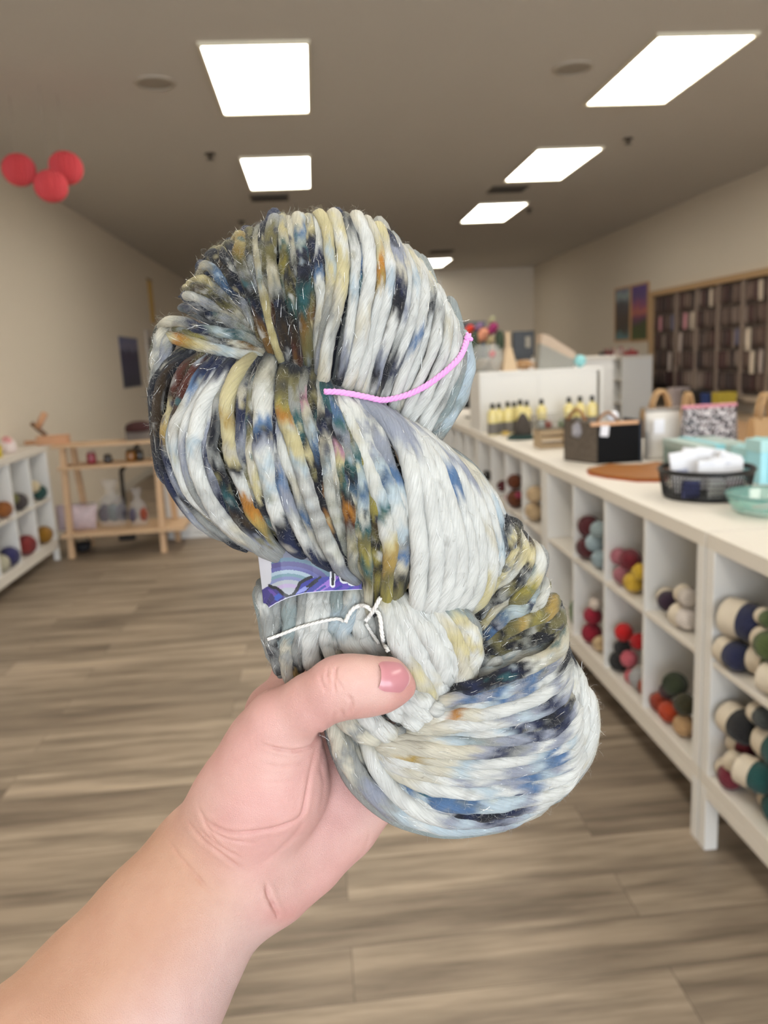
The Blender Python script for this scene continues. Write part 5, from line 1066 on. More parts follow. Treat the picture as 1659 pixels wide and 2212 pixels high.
S('D', 42, 'ggmmgqgmggkgskk', ('Z4', 1085,1080, 1050,1140, 965,1230, 850,1305, 710,1360, 600,1420, 480,1510, 340,1600, 220,1710)); S('D', 40, 'sgggkgskgggkdkk', ('Z4', 1140,1190, 1115,1330, 1010,1400, 880,1430, 740,1460, 600,1520, 450,1610, 300,1700, 150,1800))
S('D', 36, 'sgkkkkskkgkskk', ('Z4', 1160,1340, 1060,1450, 930,1500, 800,1545, 660,1580, 500,1640, 340,1720, 170,1840)); S('D', 30, 'sswlwwlwsslk', ('Z4', 1000,1540, 900,1600, 790,1650, 650,1700, 510,1770, 390,1840, 250,1940, 100,2040))
S('D', 30, 'wwwlwwwllwwsw', ('Z4', 1070,1460, 970,1590, 860,1685, 700,1765, 540,1825, 380,1905, 240,1995, 80,2090))
# --- E: the lower coil
S('E', 34, 'ccccwknkknkk', ('R6', 1385,300, 1360,420, 1270,490, 1160,540, 1080,575, 960,625, 860,660, 780,670)); S('E', 31, 'kcvvbvlbvbvcw', ('R6', 1395,390, 1345,490, 1245,560, 1130,635, 1020,680, 920,705, 800,715, 690,740))
S('E', 31, 'kkwwbvblwwswc', ('R6', 1405,450, 1335,560, 1232,622, 1130,682, 1010,732, 880,765, 760,790, 650,815)); S('E', 33, 'swvwwwwwwccowccw', ('R6', 1425,500, 1355,620, 1262,690, 1150,750, 1020,790, 900,812, 800,818, 700,835, 590,855))
S('E', 31, 'wwvnvlvwwwwcccc', ('R6', 1435,570, 1375,700, 1292,770, 1170,822, 1040,852, 900,872, 790,870, 650,888, 520,905)); S('E', 31, 'wcknkknvnlwwlcccc', ('R6', 1445,630, 1395,760, 1332,832, 1232,865, 1130,888, 1000,915, 850,932, 680,935, 490,925))
S('E', 31, 'wwvnnvnvvselcccc', ('R6', 1455,690, 1415,800, 1342,900, 1242,935, 1110,955, 940,968, 760,968, 560,965, 370,962)); S('E', 35, 'wwwvvwvsnvccccccc', ('R6', 1475,750, 1425,880, 1322,962, 1200,995, 1060,1015, 880,1025, 700,1022, 520,1005, 340,990))
S('E', 30, 'wwlwblwwwwlccmccs', ('R6', 1485,810, 1425,950, 1322,1015, 1200,1055, 1050,1078, 880,1092, 700,1085, 520,1058, 350,1015)); S('E', 30, 'wwwbblvvwwlccwwcs', ('R6', 1495,870, 1435,1010, 1322,1070, 1200,1112, 1050,1140, 870,1150, 700,1135, 520,1098, 365,1045))
S('E', 30, 'wwwvlbvvwvwccwwcw', ('R6', 1505,930, 1435,1070, 1322,1128, 1200,1162, 1060,1185, 880,1195, 700,1185, 520,1148, 390,1095, 310,1030)); S('E', 38, 'wwwwwbvwlwwwwccwb', ('R6', 1505,990, 1425,1130, 1302,1190, 1180,1222, 1050,1245, 900,1255, 740,1252, 580,1215, 430,1145, 320,1060))
S('E', 31, 'wwwlvbnvbbbtbtbbt', ('R6', 1490,1050, 1405,1170, 1292,1222, 1170,1245, 1060,1268, 940,1292, 800,1302, 650,1275, 520,1225, 430,1160)); S('E', 36, 'wwwwwvlllbbbblbs', ('R6', 1475,1105, 1385,1220, 1262,1275, 1140,1300, 1000,1325, 850,1338, 700,1325, 600,1295, 490,1230))
S('E', 34, 'wwwwvnnkknkvwwlsl', ('R6', 1445,1155, 1345,1260, 1232,1312, 1120,1345, 1000,1372, 900,1390, 760,1382, 620,1345, 510,1285, 420,1200)); S('E', 36, 'wwwlvnvlvwwwwwwwcw', ('R6', 1385,1220, 1272,1305, 1150,1365, 1020,1405, 880,1422, 740,1422, 600,1390, 480,1325, 380,1230, 300,1115, 245,970))
S('E', 38, 'wwlvllllwlsvvssscs', ('R6', 1270,1320, 1110,1400, 960,1442, 800,1462, 640,1450, 480,1402, 340,1312, 230,1205, 160,1090, 115,970)); S('E', 34, 'vssvssscscccc', ('R6', 520,1428, 400,1380, 300,1295, 200,1200, 130,1090, 82,980, 55,870))
S('E', 30, 'svscscscc', ('R6', 400,1310, 320,1230, 240,1120, 180,1020, 135,930)); S('E', 28, 'kkwwwwcwkkw', ('R6', 1385,400, 1432,570, 1442,700, 1425,830, 1402,960, 1380,1090)); S('E', 31, 'swwwwwcwwww', ('R6', 1420,500, 1480,640, 1502,780, 1485,920, 1435,1060, 1345,1200))
S('E', 31, 'wwwwwwcwww', ('R6', 1450,610, 1520,720, 1542,850, 1522,1000, 1455,1120, 1365,1225)); S('E', 22, 'cwwwwwww', ('R6', 1465,640, 1535,730, 1560,855, 1545,985, 1490,1105, 1400,1210))
# --- F: the tucked end under the thumb
S('F', 32, 'swsssksk', ('R5', 120,440, 150,600, 175,760, 215,900, 250,1080)); S('F', 28, 'sssskeks', ('R5', 215,420, 225,600, 235,760, 235,900, 265,1100)); S('F', 34, 'eseeecscw', ('R5', 330,400, 338,560, 338,720, 315,880, 322,1000, 335,1150)); S('F', 26, 'ssswsskm', ('R5', 455,380, 450,560, 432,720, 402,880, 400,1000, 420,1130))
S('F', 42, 'swwwwwww', ('R5', 560,370, 542,540, 528,680, 502,820, 510,940, 550,1060)); S('F', 30, 'swwwwww', ('R5', 640,360, 640,540, 642,700, 652,820, 690,930, 720,1020)); S('F', 38, 'eeellewscc', ('R5', 750,360, 750,520, 742,640, 725,760, 742,870, 770,980)); S('F', 38, 'swlllwwww', ('R5', 865,360, 872,500, 828,620, 790,740, 850,840, 940,910, 1010,990))
S('F', 38, 'swwwwwww', ('R5', 965,380, 955,540, 930,660, 965,780, 1050,870, 1110,960)); S('F', 34, 'cswwwwww', ('R5', 1050,450, 1032,620, 1028,740, 1080,840, 1150,910, 1200,1000)); S('F', 28, 'sssssc', ('R5', 1130,480, 1112,600, 1130,760, 1180,880, 1240,990))
S('Ff', 44, 'scwwwwwcycyccs', ('R5', 1120,410, 1185,590, 1240,750, 1292,900, 1372,1030, 1452,1150, 1530,1265, 1585,1340)); S('Ff', 44, 'swwwwwwwcws', ('R5', 1200,430, 1310,600, 1372,740, 1432,880, 1502,1010, 1575,1120, 1640,1220)); S('Ff', 44, 'swwwwwwwwws', ('R5', 1310,480, 1430,640, 1522,760, 1597,880, 1645,1000, 1680,1130))
S('Ff', 40, 'swwwwwwws', ('R6', 540,170, 640,300, 705,400, 762,520, 795,620)); S('Ff', 42, 'swcyyccws', ('R6', 630,190, 740,330, 795,440, 815,560, 800,640)); S('Ff', 42, 'seywywcws', ('R6', 710,200, 815,295, 862,400, 858,500, 830,580)); S('Ff', 24, 'eeses', ('R6', 740,210, 830,245, 880,330, 880,420))
S('Ff', 40, 'swwwwsk', ('R6', 330,710, 400,775, 470,825, 545,860, 610,868)); S('Ff', 40, 'swwwwwsk', ('R6', 390,690, 460,745, 545,795, 625,815, 665,790)); S('Ff', 42, 'scwwwwcsk', ('R6', 190,760, 245,825, 315,885, 385,928, 450,935)); S('Ff', 38, 'scccsccs', ('R6', 70,780, 120,840, 175,895, 240,935, 340,950)); S('Ff', 38, 'swwwwsk', ('R6', 460,640, 525,695, 590,745, 650,785, 690,780))
HG = dict(A=(-2, 21, 10), B=(7, 27, 11), C=(8, 29, 9), D=(0, 13, 4), E=(0, 20, 10), F=(2, 9, 4), Ff=(6, 17, 7))   # start, middle, end height in mm
EXT = dict(A=(0, 40), B=(30, 40), C=(28, 20), F=(34, 0), Ff=(26, 8), D=(0, 14), E=(0, 14))     # how far the ends run on under their neighbours
SINK = dict(A=(0, 11), B=(7, 1), C=(7, 9), F=(4, 0), Ff=(6, 6), D=(0, 5), E=(0, 7))          # mm by which those ends dive
order = {}
for g, *_ in ST: order.setdefault('BC' if g in 'BC' else g, []).append(1)
cnt = {}
parts = {}
allP, allR, allC, allT = [], [], [], []      # front centre lines, for laying things on top
NS, NR = 72, 14
def smooth_noise(n, amp, rg):
    k = rg.normal(0, 1, 7); t = np.linspace(0, 1, n)
    return amp*sum(k[i]*np.sin((i+1)*4.3*t+i*1.7+k[0]) for i in range(7))/2.6
def col_at(c, t, rg_shift=0.0):
    C = np.array([PAL[q] for q in c]); n = len(C)-1
    x = np.clip(t, 0, 1)*n; i = np.minimum(x.astype(int), n-1); f = x-i
    f = np.clip((f-.5)*1.15+.5, 0, 1)
    return C[i]*(1-f)[..., None]+C[i+1]*f[..., None]
def tube_rows(P, R, ncirc, flat=1.0):
    T = np.gradient(P, axis=0); T /= np.linalg.norm(T, axis=1)[:, None]+1e-12
    zc = np.array([0, 0, 1.0]); sd = np.cross(T, zc); sd /= np.linalg.norm(sd, axis=1)[:, None]+1e-9; up = np.cross(sd, T)
    a = np.linspace(0, 2*np.pi, ncirc+1)            # seam duplicated for the UV map
    return P[:, None]+R[:, None, None]*(np.cos(a)[None, :, None]*sd[:, None]+np.sin(a)[None, :, None]*up[:, None]*flat), a
def tube_faces(n, ncirc):
    i = np.arange(n-1)[:, None]; k = np.arange(ncirc)[None]; m = ncirc+1
    return np.stack([i*m+k, i*m+k+1, (i+1)*m+k+1, (i+1)*m+k], -1).reshape(-1, 4)
def push(g, V, Fq, C, uv):
    d = parts.setdefault(g, dict(V=[], F=[], C=[], U=[], n=0))
    d['V'].append(V); d['F'].append(Fq+d['n']); d['C'].append(C); d['U'].append(uv); d['n'] += len(V)
# broad washes of olive and gold dye where the dyer's brush passed: centre, radii, tint
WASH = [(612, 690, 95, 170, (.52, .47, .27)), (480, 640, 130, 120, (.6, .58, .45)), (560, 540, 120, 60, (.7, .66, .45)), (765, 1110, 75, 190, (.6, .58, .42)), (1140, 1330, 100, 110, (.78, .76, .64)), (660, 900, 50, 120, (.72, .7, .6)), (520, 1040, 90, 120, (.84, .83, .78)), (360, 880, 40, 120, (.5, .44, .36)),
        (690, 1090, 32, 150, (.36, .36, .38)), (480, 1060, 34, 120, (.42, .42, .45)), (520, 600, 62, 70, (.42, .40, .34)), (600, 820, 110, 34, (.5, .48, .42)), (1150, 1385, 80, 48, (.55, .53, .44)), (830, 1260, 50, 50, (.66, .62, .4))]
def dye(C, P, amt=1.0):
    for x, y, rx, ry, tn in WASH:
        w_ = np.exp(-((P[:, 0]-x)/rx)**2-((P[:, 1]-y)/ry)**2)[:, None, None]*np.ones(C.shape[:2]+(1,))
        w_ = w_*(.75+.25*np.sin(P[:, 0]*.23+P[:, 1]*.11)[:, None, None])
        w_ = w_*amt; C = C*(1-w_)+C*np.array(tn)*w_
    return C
for si, (g, wpx, P2, c) in enumerate(ST):
    rg = np.random.default_rng(si*13+5)
    ok = 'BC' if g in 'BC' else g
    u = (cnt.get(ok, 0)+.5)/len(order[ok]); cnt[ok] = cnt.get(ok, 0)+1
    h0, h1, h2 = HG[g]
    if g in ('A', 'B', 'C'): prof = max(.12, 1-abs(2*u-1)**2.4)**.5
    elif g == 'E': prof = (max(.1, 1-max(0, (u-.25)/.75)**3))**.6
    else: prof = 1.0
    P2 = np.array(P2, float); e0, e1 = EXT.get(g, (0, 0)); e1 += (28 if P2[-1][0] > 770 else 8 if P2[-1][0] > 690 else 0) if g == 'B' else 0
    if e0: q_ = P2[0]-P2[1]; P2 = np.vstack([P2[0]+q_/np.linalg.norm(q_)*e0, P2]); c = c[0]+c
    if e1:
        q_ = P2[-1]-P2[-2]; q_ = q_/np.linalg.norm(q_)
        if g == 'B' and P2[-1][0] < 790: q_ = q_*.5+np.array([.8, .22])*.75      # the ends turn along the rim of the coil
        P2 = np.vstack([P2, P2[-1]+q_/np.linalg.norm(q_)*e1]); c = c+c[-1]
    P = spline(P2, NS); t = np.linspace(0, 1, NS)
    s_ = np.sin(np.pi*np.clip(t, 0, 1))**.62
    base_ = h0*(1-t)+h2*t
    h = base_*(.35+.65*prof)+(h1*prof-np.minimum(base_, h1*prof))*s_
    if g == 'A': h = np.where(t < .1, h-9*(1-t/.1)**2, h)          # wrap over the silhouette
    if g == 'E' and u > .8: h = h-4
    if e1: h = h-SINK.get(g, (0, 0))[1]*np.clip((t-.86)/.14, 0, 1)**1.5
    if e0: h = h-SINK.get(g, (0, 0))[0]*np.clip((.1-t)/.1, 0, 1)**1.5
    h = h+rg.uniform(-1.1, 1.1)+smooth_noise(NS, .5, rg)
    P = P+np.stack([smooth_noise(NS, .9, rg), smooth_noise(NS, .9, rg)], 1)
    C3 = np.array([pc(x, y, hh/1000) for (x, y), hh in zip(P, h)])
    dpt = D0-h/1000
    R = wpx*.53*dpt/F*((.62 if g != 'B' else .5)+(.38 if g != 'B' else .5)*np.clip(np.minimum(t*1.4, 1-t)*6, 0, 1)**.6)*(1+smooth_noise(NS, .055, rg))
    rows, a = tube_rows(C3, R, NR, .92)
    # lumpy, loosely spun surface
    tt, aa = np.meshgrid(t, a, indexing='ij'); ln = np.linalg.norm(np.diff(C3, axis=0), axis=1).sum()
    lump = (np.sin(aa*3+tt*ln*900+si)+np.sin(aa*2-tt*ln*500+si*2.1)*.7)*.035
    lump[:, -1] = lump[:, 0]
    rows = C3[:, None]+(rows-C3[:, None])*(1+lump)[..., None]
    jit = .06*np.sin(aa*2+si)+.04*np.sin(aa*5+tt*40+si*1.3)+.03*np.sin(aa*9+tt*23+si*.7); jit[:, -1] = jit[:, 0]
    Cc = col_at(c, tt+jit*(14/len(c))*.5)
    Cc = Cc*(1+.05*np.sin(tt*31+si)[..., None])
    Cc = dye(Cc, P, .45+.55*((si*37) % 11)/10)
    lx = tt*ln/.012                                   # specks about a centimetre long, thin across the strand
    f1 = np.sin(lx*2.1+si*1.7+2*np.sin(aa+si))+np.sin(lx*4.7+si*.6+1.5*np.sin(2*aa+si*2))*.7+np.sin(lx*9.3+si)*.4+np.sin(3*aa*1.0+lx*1.3+si)*.5
    dk = sum(c.count(q) for q in 'kngdqabtr')/len(c)
    sp = np.clip((f1-1.15)*1.4, 0, 1)*min(.8, dk*1.5)
    sp[:, -1] = sp[:, 0]
    cs_ = PAL['kngkntgk'[si % 8]]
    Cc = Cc*(1-sp[..., None])+cs_*sp[..., None]
    sp2 = np.clip((-f1-1.3)*1.2, 0, 1)*min(.6, dk*1.2); sp2[:, -1] = sp2[:, 0]
    cs2 = PAL['cwslyw'[si % 6]]; Cc = Cc*(1-sp2[..., None])+cs2*sp2[..., None]
    uv = np.stack([aa/(2*np.pi), tt*ln/.03], -1)
    push(g, rows.reshape(-1, 3), tube_faces(NS, NR), Cc.reshape(-1, 3), uv.reshape(-1, 2))
    allP.append(C3); allR.append(R); allT.append(np.gradient(C3, axis=0)); allC.append(col_at(c, t))
    # under layer (seen only through gaps) and the far side of the skein
    for (dh, mul, off, sq) in ((-8.5, 1.35, 6, 1.0), (None, 1.15, 0, 1.0)):
        n2 = 30; tq = np.linspace(0, 1, n2); Pq = spline(P2, n2)
        hq = np.interp(tq, t, h)
        if dh is not None: hq = hq+dh; Pq = Pq+off*rg.normal(0, 1, (1, 2))
        else: hq = np.maximum(-17, -4-.5*np.maximum(hq, 0)) if g not in ('F', 'Ff') else hq-12
        C2 = np.array([pc(x, y, hh/1000) for (x, y), hh in zip(Pq, hq)])
        R2 = np.interp(tq, t, R)*mul*np.clip(np.minimum(tq, 1-tq)*8, .25, 1)
        if dh is not None and g in ('A', 'E', 'C', 'B'): R2 *= .9
        rw, a2 = tube_rows(C2, R2, 8)
        cu_ = 'kngdksng'[si % 8]+'gknkdgnk'[(si*3) % 8] if (g == 'B' or g == 'D' or (g == 'A' and u < .62)) else ('sess' if si % 3 else 'scse')  # shade of the crevices put into colour: dark and grey under-layer strands
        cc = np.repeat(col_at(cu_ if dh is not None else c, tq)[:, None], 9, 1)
        uv2 = np.stack(np.meshgrid(a2/(2*np.pi), tq*ln/.03), -1)
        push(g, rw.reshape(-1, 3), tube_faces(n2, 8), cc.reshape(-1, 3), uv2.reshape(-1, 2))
allP_ = np.concatenate(allP); allR_ = np.concatenate(allR); ax_, ay_ = topix(allP_); ar_ = allR_*F/(D0-allP_[:, 2])
def top_h(px, py, pad=0.0):
    """height (m) of the yarn surface towards the camera at a photo pixel"""
    d2 = (ax_-px)**2+(ay_-py)**2; m = d2 < (ar_+pad)**2
    if not m.any(): m = d2 < 60**2
    if not m.any(): return 0.0
    return float((allP_[m, 2]+allR_[m]*np.sqrt(np.clip(1-d2[m]/(ar_[m]+pad)**2, 0, 1))).max())

# ------------------------------------------------------------------ yarn material
ym, nt, b = newmat('hand_dyed_roving'); N = nt.nodes.new; L = nt.links.new
at = N('ShaderNodeAttribute'); at.attribute_name = 'Col'
uvn = N('ShaderNodeUVMap'); uvn.uv_map = 'UVMap'
sep = N('ShaderNodeSeparateXYZ'); L(uvn.outputs[0], sep.inputs[0])
sk = N('ShaderNodeMath'); sk.operation = 'MULTIPLY_ADD'; sk.inputs[1].default_value = .55; L(sep.outputs[1], sk.inputs[0]); L(sep.outputs[0], sk.inputs[2])   # slow spin of the single ply
cb = N('ShaderNodeCombineXYZ'); L(sk.outputs[0], cb.inputs[0]); L(sep.outputs[1], cb.inputs[1])
mp = N('ShaderNodeMapping'); mp.inputs['Scale'].default_value = (26, 3.2, 1); L(cb.outputs[0], mp.inputs[0])
n1 = N('ShaderNodeTexNoise'); n1.inputs['Scale'].default_value = 1.0; n1.inputs['Detail'].default_value = 5; n1.inputs['Roughness'].default_value = .65; L(mp.outputs[0], n1.inputs['Vector'])
rp = N('ShaderNodeValToRGB'); rp.color_ramp.elements[0].position = .3; rp.color_ramp.elements[0].color = (.78, .78, .78, 1); rp.color_ramp.elements[1].position = .7; rp.color_ramp.elements[1].color = (1.08, 1.08, 1.08, 1)
L(n1.outputs['Fac'], rp.inputs[0])
mx = N('ShaderNodeMix'); mx.data_type = 'RGBA'; mx.blend_type = 'MULTIPLY'; mx.inputs[0].default_value = 1; L(at.outputs['Color'], mx.inputs[6]); L(rp.outputs[0], mx.inputs[7]); L(mx.outputs[2], b.inputs['Base Color'])
bp = N('ShaderNodeBump'); bp.inputs['Strength'].default_value = .7; bp.inputs['Distance'].default_value = .0014; L(n1.outputs['Fac'], bp.inputs['Height']); L(bp.outputs[0], b.inputs['Normal'])
b.inputs['Roughness'].default_value = .85; b.inputs['Sheen Weight'].default_value = .1; b.inputs['Sheen Roughness'].default_value = .5; b.inputs['Specular IOR Level'].default_value = .2
skein = empty('yarn_skein', (0, 0, 0), 'large twisted skein of thick speckled cream, navy and olive yarn held in the hand', 'yarn')
skein.matrix_world = HELD
pn = dict(A='top_loop', B='speckled_coil', C='white_coil', D='side_strands', E='lower_coil', F='tucked_end', Ff='thumb_fold')
for g, d in parts.items():
    npmesh(pn[g], np.concatenate(d['V']), np.concatenate(d['F']), ym, skein, np.concatenate(d['C']), True, np.concatenate(d['U']))

# ------------------------------------------------------------------ cotton ties
def twisted(name, pts, wpx, mat, lift=.0008, pad=6, follow=True, hs=None):
    P = spline(pts, 90); t = np.linspace(0, 1, 90)
    h = np.array([top_h(x, y, pad) for x, y in P])+lift if follow else np.interp(t, np.linspace(0, 1, len(hs)), hs)
    if follow:
        k = np.ones(9)/9; h = np.maximum(np.convolve(np.pad(h, 4, 'edge'), k, 'valid'), h-.0006)
    C3 = np.array([pc(x, y, z) for (x, y), z in zip(P, h)])
    T = np.gradient(C3, axis=0); T /= np.linalg.norm(T, axis=1)[:, None]; sd = np.cross(T, [0, 0, 1.]); sd /= np.linalg.norm(sd, axis=1)[:, None]; up = np.cross(sd, T)
    ln = np.concatenate([[0], np.cumsum(np.linalg.norm(np.diff(C3, axis=0), axis=1))]); r = wpx*.5*(D0-h)/F
    o = MB(); n = int(ln[-1]/.00035)+2; tt = np.linspace(0, ln[-1], n)
    for ph in (0, 2.094, 4.189):
        ip = lambda A: np.stack([np.interp(tt, ln, A[:, j]) for j in range(3)], 1)
        a = ph+tt/.0052*2*np.pi; rr = np.interp(tt, ln, r)
        Q = ip(C3)+ip(sd)*(np.cos(a)*rr*.48)[:, None]+ip(up)*(np.sin(a)*rr*.48)[:, None]
        o.tube(Q[::2], rr[::2]*.56, 6)
    return o.build(name, mat, skein, True)
pk = pm('cotton_pink', (232, 152, 214), .8, sheen=.3); wk = pm('cotton_white', (214, 211, 205), .8, sheen=.3)
o = twisted('pink_tie', Zp('R2', 1470,1110, 1440,1210, 1395,1310, 1310,1400, 1200,1490, 1080,1570, 950,1630, 820,1665, 720,1675, 600,1650, 450,1620, 330,1605, 240,1605), 14, pk); o['label'] = 'pink cotton figure-eight tie'
tail = twisted('pink_tie', Zp('R2', 1440,1140, 1480,1150, 1500,1165), 10, pk, lift=.002); tail['label'] = 'pink tie end'
o = twisted('white_tie', Zp('R5', 150,795, 260,755, 400,700, 520,665, 640,635, 750,620, 800,640), 8, wk); o['label'] = 'white cotton tie around the strands'
twisted('white_tie', Zp('R5', 815,650, 840,590, 880,535, 930,508, 990,512, 1035,545, 1050,560), 10, wk, lift=.0022)['label'] = 'white bow loop'
twisted('white_tie', Zp('R5', 985,640, 1010,610, 1040,570, 1070,520, 1095,470, 1110,440), 10, wk, lift=.003)['label'] = 'white knot end pointing up'
twisted('white_tie', Zp('R5', 1060,540, 1095,570, 1115,640, 1125,740, 1145,830, 1180,900), 10, wk, lift=.0014)['label'] = 'white tail hanging to the thumb'
twisted('white_tie', Zp('R5', 990,660, 1020,710, 1060,770, 1105,840), 8, wk, lift=.001)['label'] = 'short white tail'

# ------------------------------------------------------------------ printed paper label band
gx = np.linspace(557, 782, 190); gy = np.linspace(1180, 1318, 116)
hb_ = np.array([max(top_h(x, 1315, 14), .004) for x in np.linspace(570, 800, 12)])
hx = .0062+np.interp(gx, np.linspace(570, 800, 12), np.minimum(hb_, .0125))*.5-.00022*np.clip(605-gx, 0, 50)**1.15/10
X5 = lambda x: (x-540)*3.95
Y5 = lambda y: (y-1180)*3.95
def pip(x, y, poly):
    r_ = np.zeros(x.shape, bool); n = len(poly)
    for i in range(n):
        (x0, y0), (x1, y1) = poly[i], poly[(i+1) % n]
        c_ = (y0 > y) != (y1 > y); r_ ^= c_ & (x < (x1-x0)*(y-y0)/((y1-y0) if y1 != y0 else 1e-9)+x0)
    return r_
GX, GY = np.meshgrid(gx, gy, indexing='ij'); ZX, ZY = X5(GX), Y5(GY)
CL = np.tile(np.array(lin((196, 192, 200))), GX.shape+(1,))
def paint(m, c): CL[m] = lin(c)
dist = np.hypot((ZX-330)*.8, ZY-470)                        # rainbow centred behind the valley
for r0, r1, c in ((0, 118, (176, 178, 186)), (118, 150, (186, 166, 200)), (150, 184, (178, 182, 188)), (184, 212, (132, 138, 178)), (212, 238, (120, 152, 162)), (238, 268, (168, 186, 198)), (268, 300, (92, 92, 152)), (300, 340, (78, 70, 128)), (340, 372, (88, 118, 138)), (372, 900, (108, 110, 130))):
    paint((dist >= r0) & (dist < r1) & (ZX > 165), c)
paint(pip(ZX, ZY, [(60, 60), (178, 60), (184, 290), (172, 318), (130, 345), (100, 372), (60, 372)]), (202, 198, 202))
paint(pip(ZX, ZY, [(100, 372), (165, 335), (200, 350), (260, 380), (330, 425), (120, 540), (90, 540)]), (58, 46, 118))
paint(pip(ZX, ZY, [(150, 365), (190, 372), (235, 420), (200, 440)]), (92, 64, 150)); paint(pip(ZX, ZY, [(190, 440), (245, 400), (280, 428), (230, 470)]), (54, 84, 176)); paint(pip(ZX, ZY, [(180, 400), (215, 440), (150, 520), (120, 520)]), (44, 38, 96))
paint(pip(ZX, ZY, [(350, 425), (440, 300), (520, 270), (940, 240), (960, 380), (600, 392), (430, 415)]), (52, 54, 150))
paint(pip(ZX, ZY, [(370, 420), (470, 380), (530, 335), (500, 330), (450, 350)]), (140, 146, 214)); paint(pip(ZX, ZY, [(530, 395), (650, 300), (720, 250), (760, 260), (640, 380)]), (150, 106, 198)); paint(pip(ZX, ZY, [(600, 395), (760, 290), (930, 300), (930, 395)]), (88, 58, 168))
for x0 in (560, 700, 800): paint(pip(ZX, ZY, [(x0, 380), (x0+80, 330), (x0+90, 345), (x0+20, 392)]), (40, 58, 150))
def stroke(pl_, wd, c): paint(pdist(ZX.ravel(), ZY.ravel(), pl_).reshape(ZX.shape) < wd, c)
stroke([(165, 335), (195, 352), (225, 355), (255, 378), (290, 410), (330, 432)], 13, (20, 20, 28)); stroke([(330, 432), (365, 420), (400, 370), (425, 315), (470, 285), (520, 265)], 14, (20, 20, 28)); stroke([(490, 345), (560, 290), (600, 265)], 10, (24, 24, 36))
stroke([(470, 390), (520, 340), (575, 300)], 6, (24, 24, 36))
for pl_ in ([(706, 200), (706, 330)], [(780, 250), (790, 290), (812, 298), (830, 284), (832, 240)], [(848, 280), (858, 312), (880, 316), (890, 298), (888, 262)]): stroke(pl_, 24, (232, 232, 238))
for pl_ in ([(706, 200), (706, 326)], [(780, 245), (790, 286), (812, 292), (830, 280), (832, 240)], [(848, 276), (858, 306), (880, 310), (890, 296), (888, 262)]): stroke(pl_, 11, (18, 18, 24))
bot = np.interp(X5(gx), [60, 110, 180, 300, 440, 600, 750, 900, 1100], [560, 530, 488, 438, 402, 386, 379, 372, 366])/3.95+1180
lft = lambda y: np.interp(Y5(y), [0, 80, 370, 530], [62, 68, 102, 118])/3.95+540
V_ = []; 
for i in range(len(gx)):
    for j in range(len(gy)):
        y = gy[0]+(bot[i]-gy[0])*j/(len(gy)-1); s = i/(len(gx)-1); x = lft(y)+(gx[-1]-lft(y))*s; V_.append(pc(x, y, hx[i]+.0006*math.sin(y*.05)))
# colours follow the real position of each vertex
Vp = topix(np.array(V_)); GX = Vp[0].reshape(len(gx), len(gy)); GY = Vp[1].reshape(GX.shape)
ii = np.clip(((GX-gx[0])/(gx[1]-gx[0])).round().astype(int), 0, len(gx)-1); jj = np.clip(((GY-gy[0])/(gy[1]-gy[0])).round().astype(int), 0, len(gy)-1)
ri, rj = np.indices(GX.shape)
cl = CL[ii, jj]*.7; edge = (rj > len(gy)-3); cl[edge] = lin((196, 196, 216))
q = [(i*len(gy)+j, i*len(gy)+j+1, (i+1)*len(gy)+j+1, (i+1)*len(gy)+j) for i in range(len(gx)-1) for j in range(len(gy)-1)]
lm = attrmat('printed_card', .4); lo = npmesh('paper_label', V_, q, lm, skein, cl.reshape(-1, 3))
sol = lo.modifiers.new('thick', 'SOLIDIFY'); sol.thickness = .0003; sol.offset = -1
lo['label'] = 'printed label band with pastel rainbow, black mountain outline and white-edged letters'

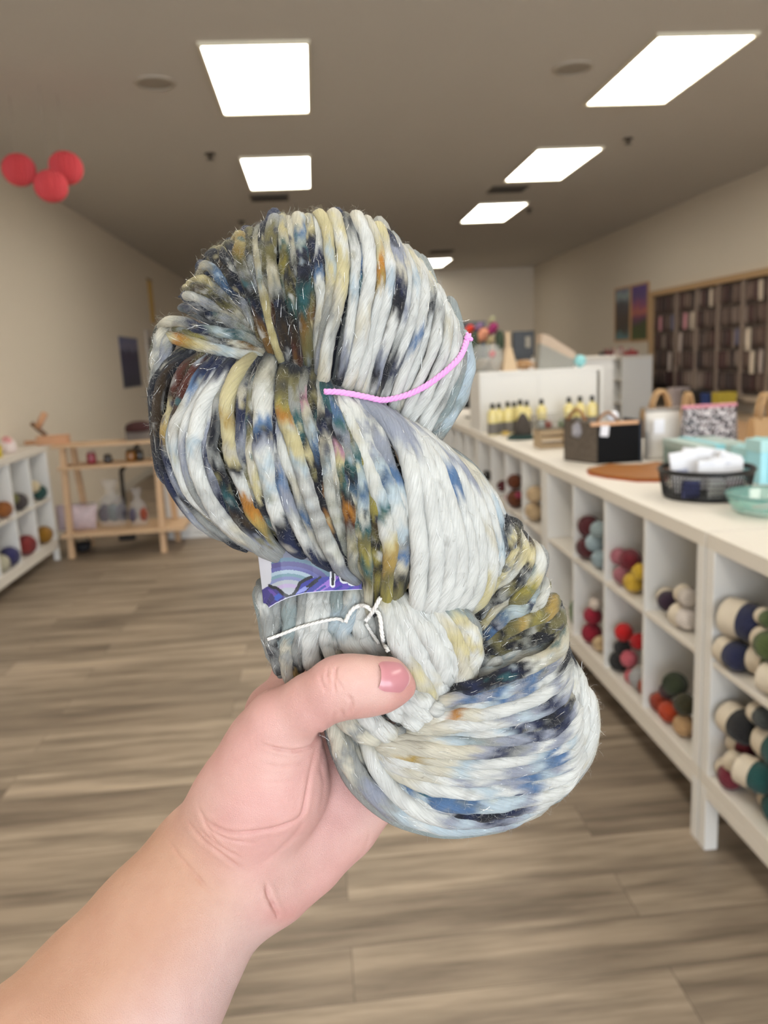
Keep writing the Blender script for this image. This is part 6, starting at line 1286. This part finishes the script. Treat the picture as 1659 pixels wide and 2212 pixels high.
# ------------------------------------------------------------------ mohair halo and glitter
rg = np.random.default_rng(99)
def fibres(name, n, segs, lmin, lmax, rad, mat, curl, out, tangent, tint, jit=.35):
    cP, cR, cT, cC = (np.array(v) for v in (allP, allR, allT, allC))
    si_ = rg.integers(len(cP), size=n); k = rg.integers(4, NS-6, size=n)
    unit = lambda v: v/(np.linalg.norm(v, axis=-1, keepdims=True)+1e-12)
    c3, R, T = cP[si_, k], cR[si_, k][:, None], unit(cT[si_, k])
    a = rg.uniform(-.3, np.pi+.3, n)[:, None]; sd = unit(np.cross(T, [0, 0, 1.])); up = np.cross(sd, T)
    nrm = np.cos(a)*sd+np.sin(a)*up
    d = unit(nrm*out+T*tangent*(rg.choice([-1, 1], n)*rg.uniform(.4, 1, n))[:, None]+rg.normal(0, jit, (n, 3)))
    ln = rg.uniform(lmin, lmax, n)[:, None]; w_ = rg.normal(0, curl, (n, 3)); Q = [c3+nrm*R*.95]
    for _ in range(segs):
        d = unit(d+np.cross(w_, d)/segs+rg.normal(0, curl*.12, (n, 3))); Q.append(Q[-1]+d*ln/segs)
    Q = np.stack(Q, 1); m = segs+1
    T2 = unit(np.gradient(Q, axis=1)); x = unit(np.cross(T2, [.3, .5, .8])); y = np.cross(T2, x); rr = rad*np.linspace(1, .5, m)[None, :, None]
    V = np.stack([Q+rr*(math.cos(q*2.094)*x+math.sin(q*2.094)*y) for q in range(3)], 1)          # fibre, side, ring
    b0 = (np.arange(n)*3*m)[:, None, None]; q = np.arange(3)[None, :, None]; i = np.arange(m-1)[None, None, :]
    a0, a1 = b0+q*m+i, b0+((q+1) % 3)*m+i
    Fq = np.stack([a0, a1, a1+1, a0+1], -1).reshape(-1, 4)
    return tag(npmesh(name, V.reshape(-1, 3), Fq, mat, skein, np.repeat(tint(cC[si_, k]), 3*m, axis=0)), kind='stuff')
fm = attrmat('mohair_fibre', .7, .2)
fibres('fuzz_halo', 42000, 5, .0012, .0052, .000024, fm, 3.4, .6, .7, lambda c: np.where(rg.random((len(c), 1)) < .3, np.array([[.5, .48, .43]]), c*.85+.03))
gm, nt, b = newmat('glitter_thread'); a = nt.nodes.new('ShaderNodeAttribute'); a.attribute_name = 'Col'; nt.links.new(a.outputs[0], b.inputs['Base Color']); b.inputs['Metallic'].default_value = 1.0; b.inputs['Roughness'].default_value = .18
fibres('glitter_threads', 3600, 3, .0018, .0048, .00007, gm, .3, .04, 1.0, lambda c: np.tile(np.array([.95, .95, .92]), (len(c), 1)), .14)
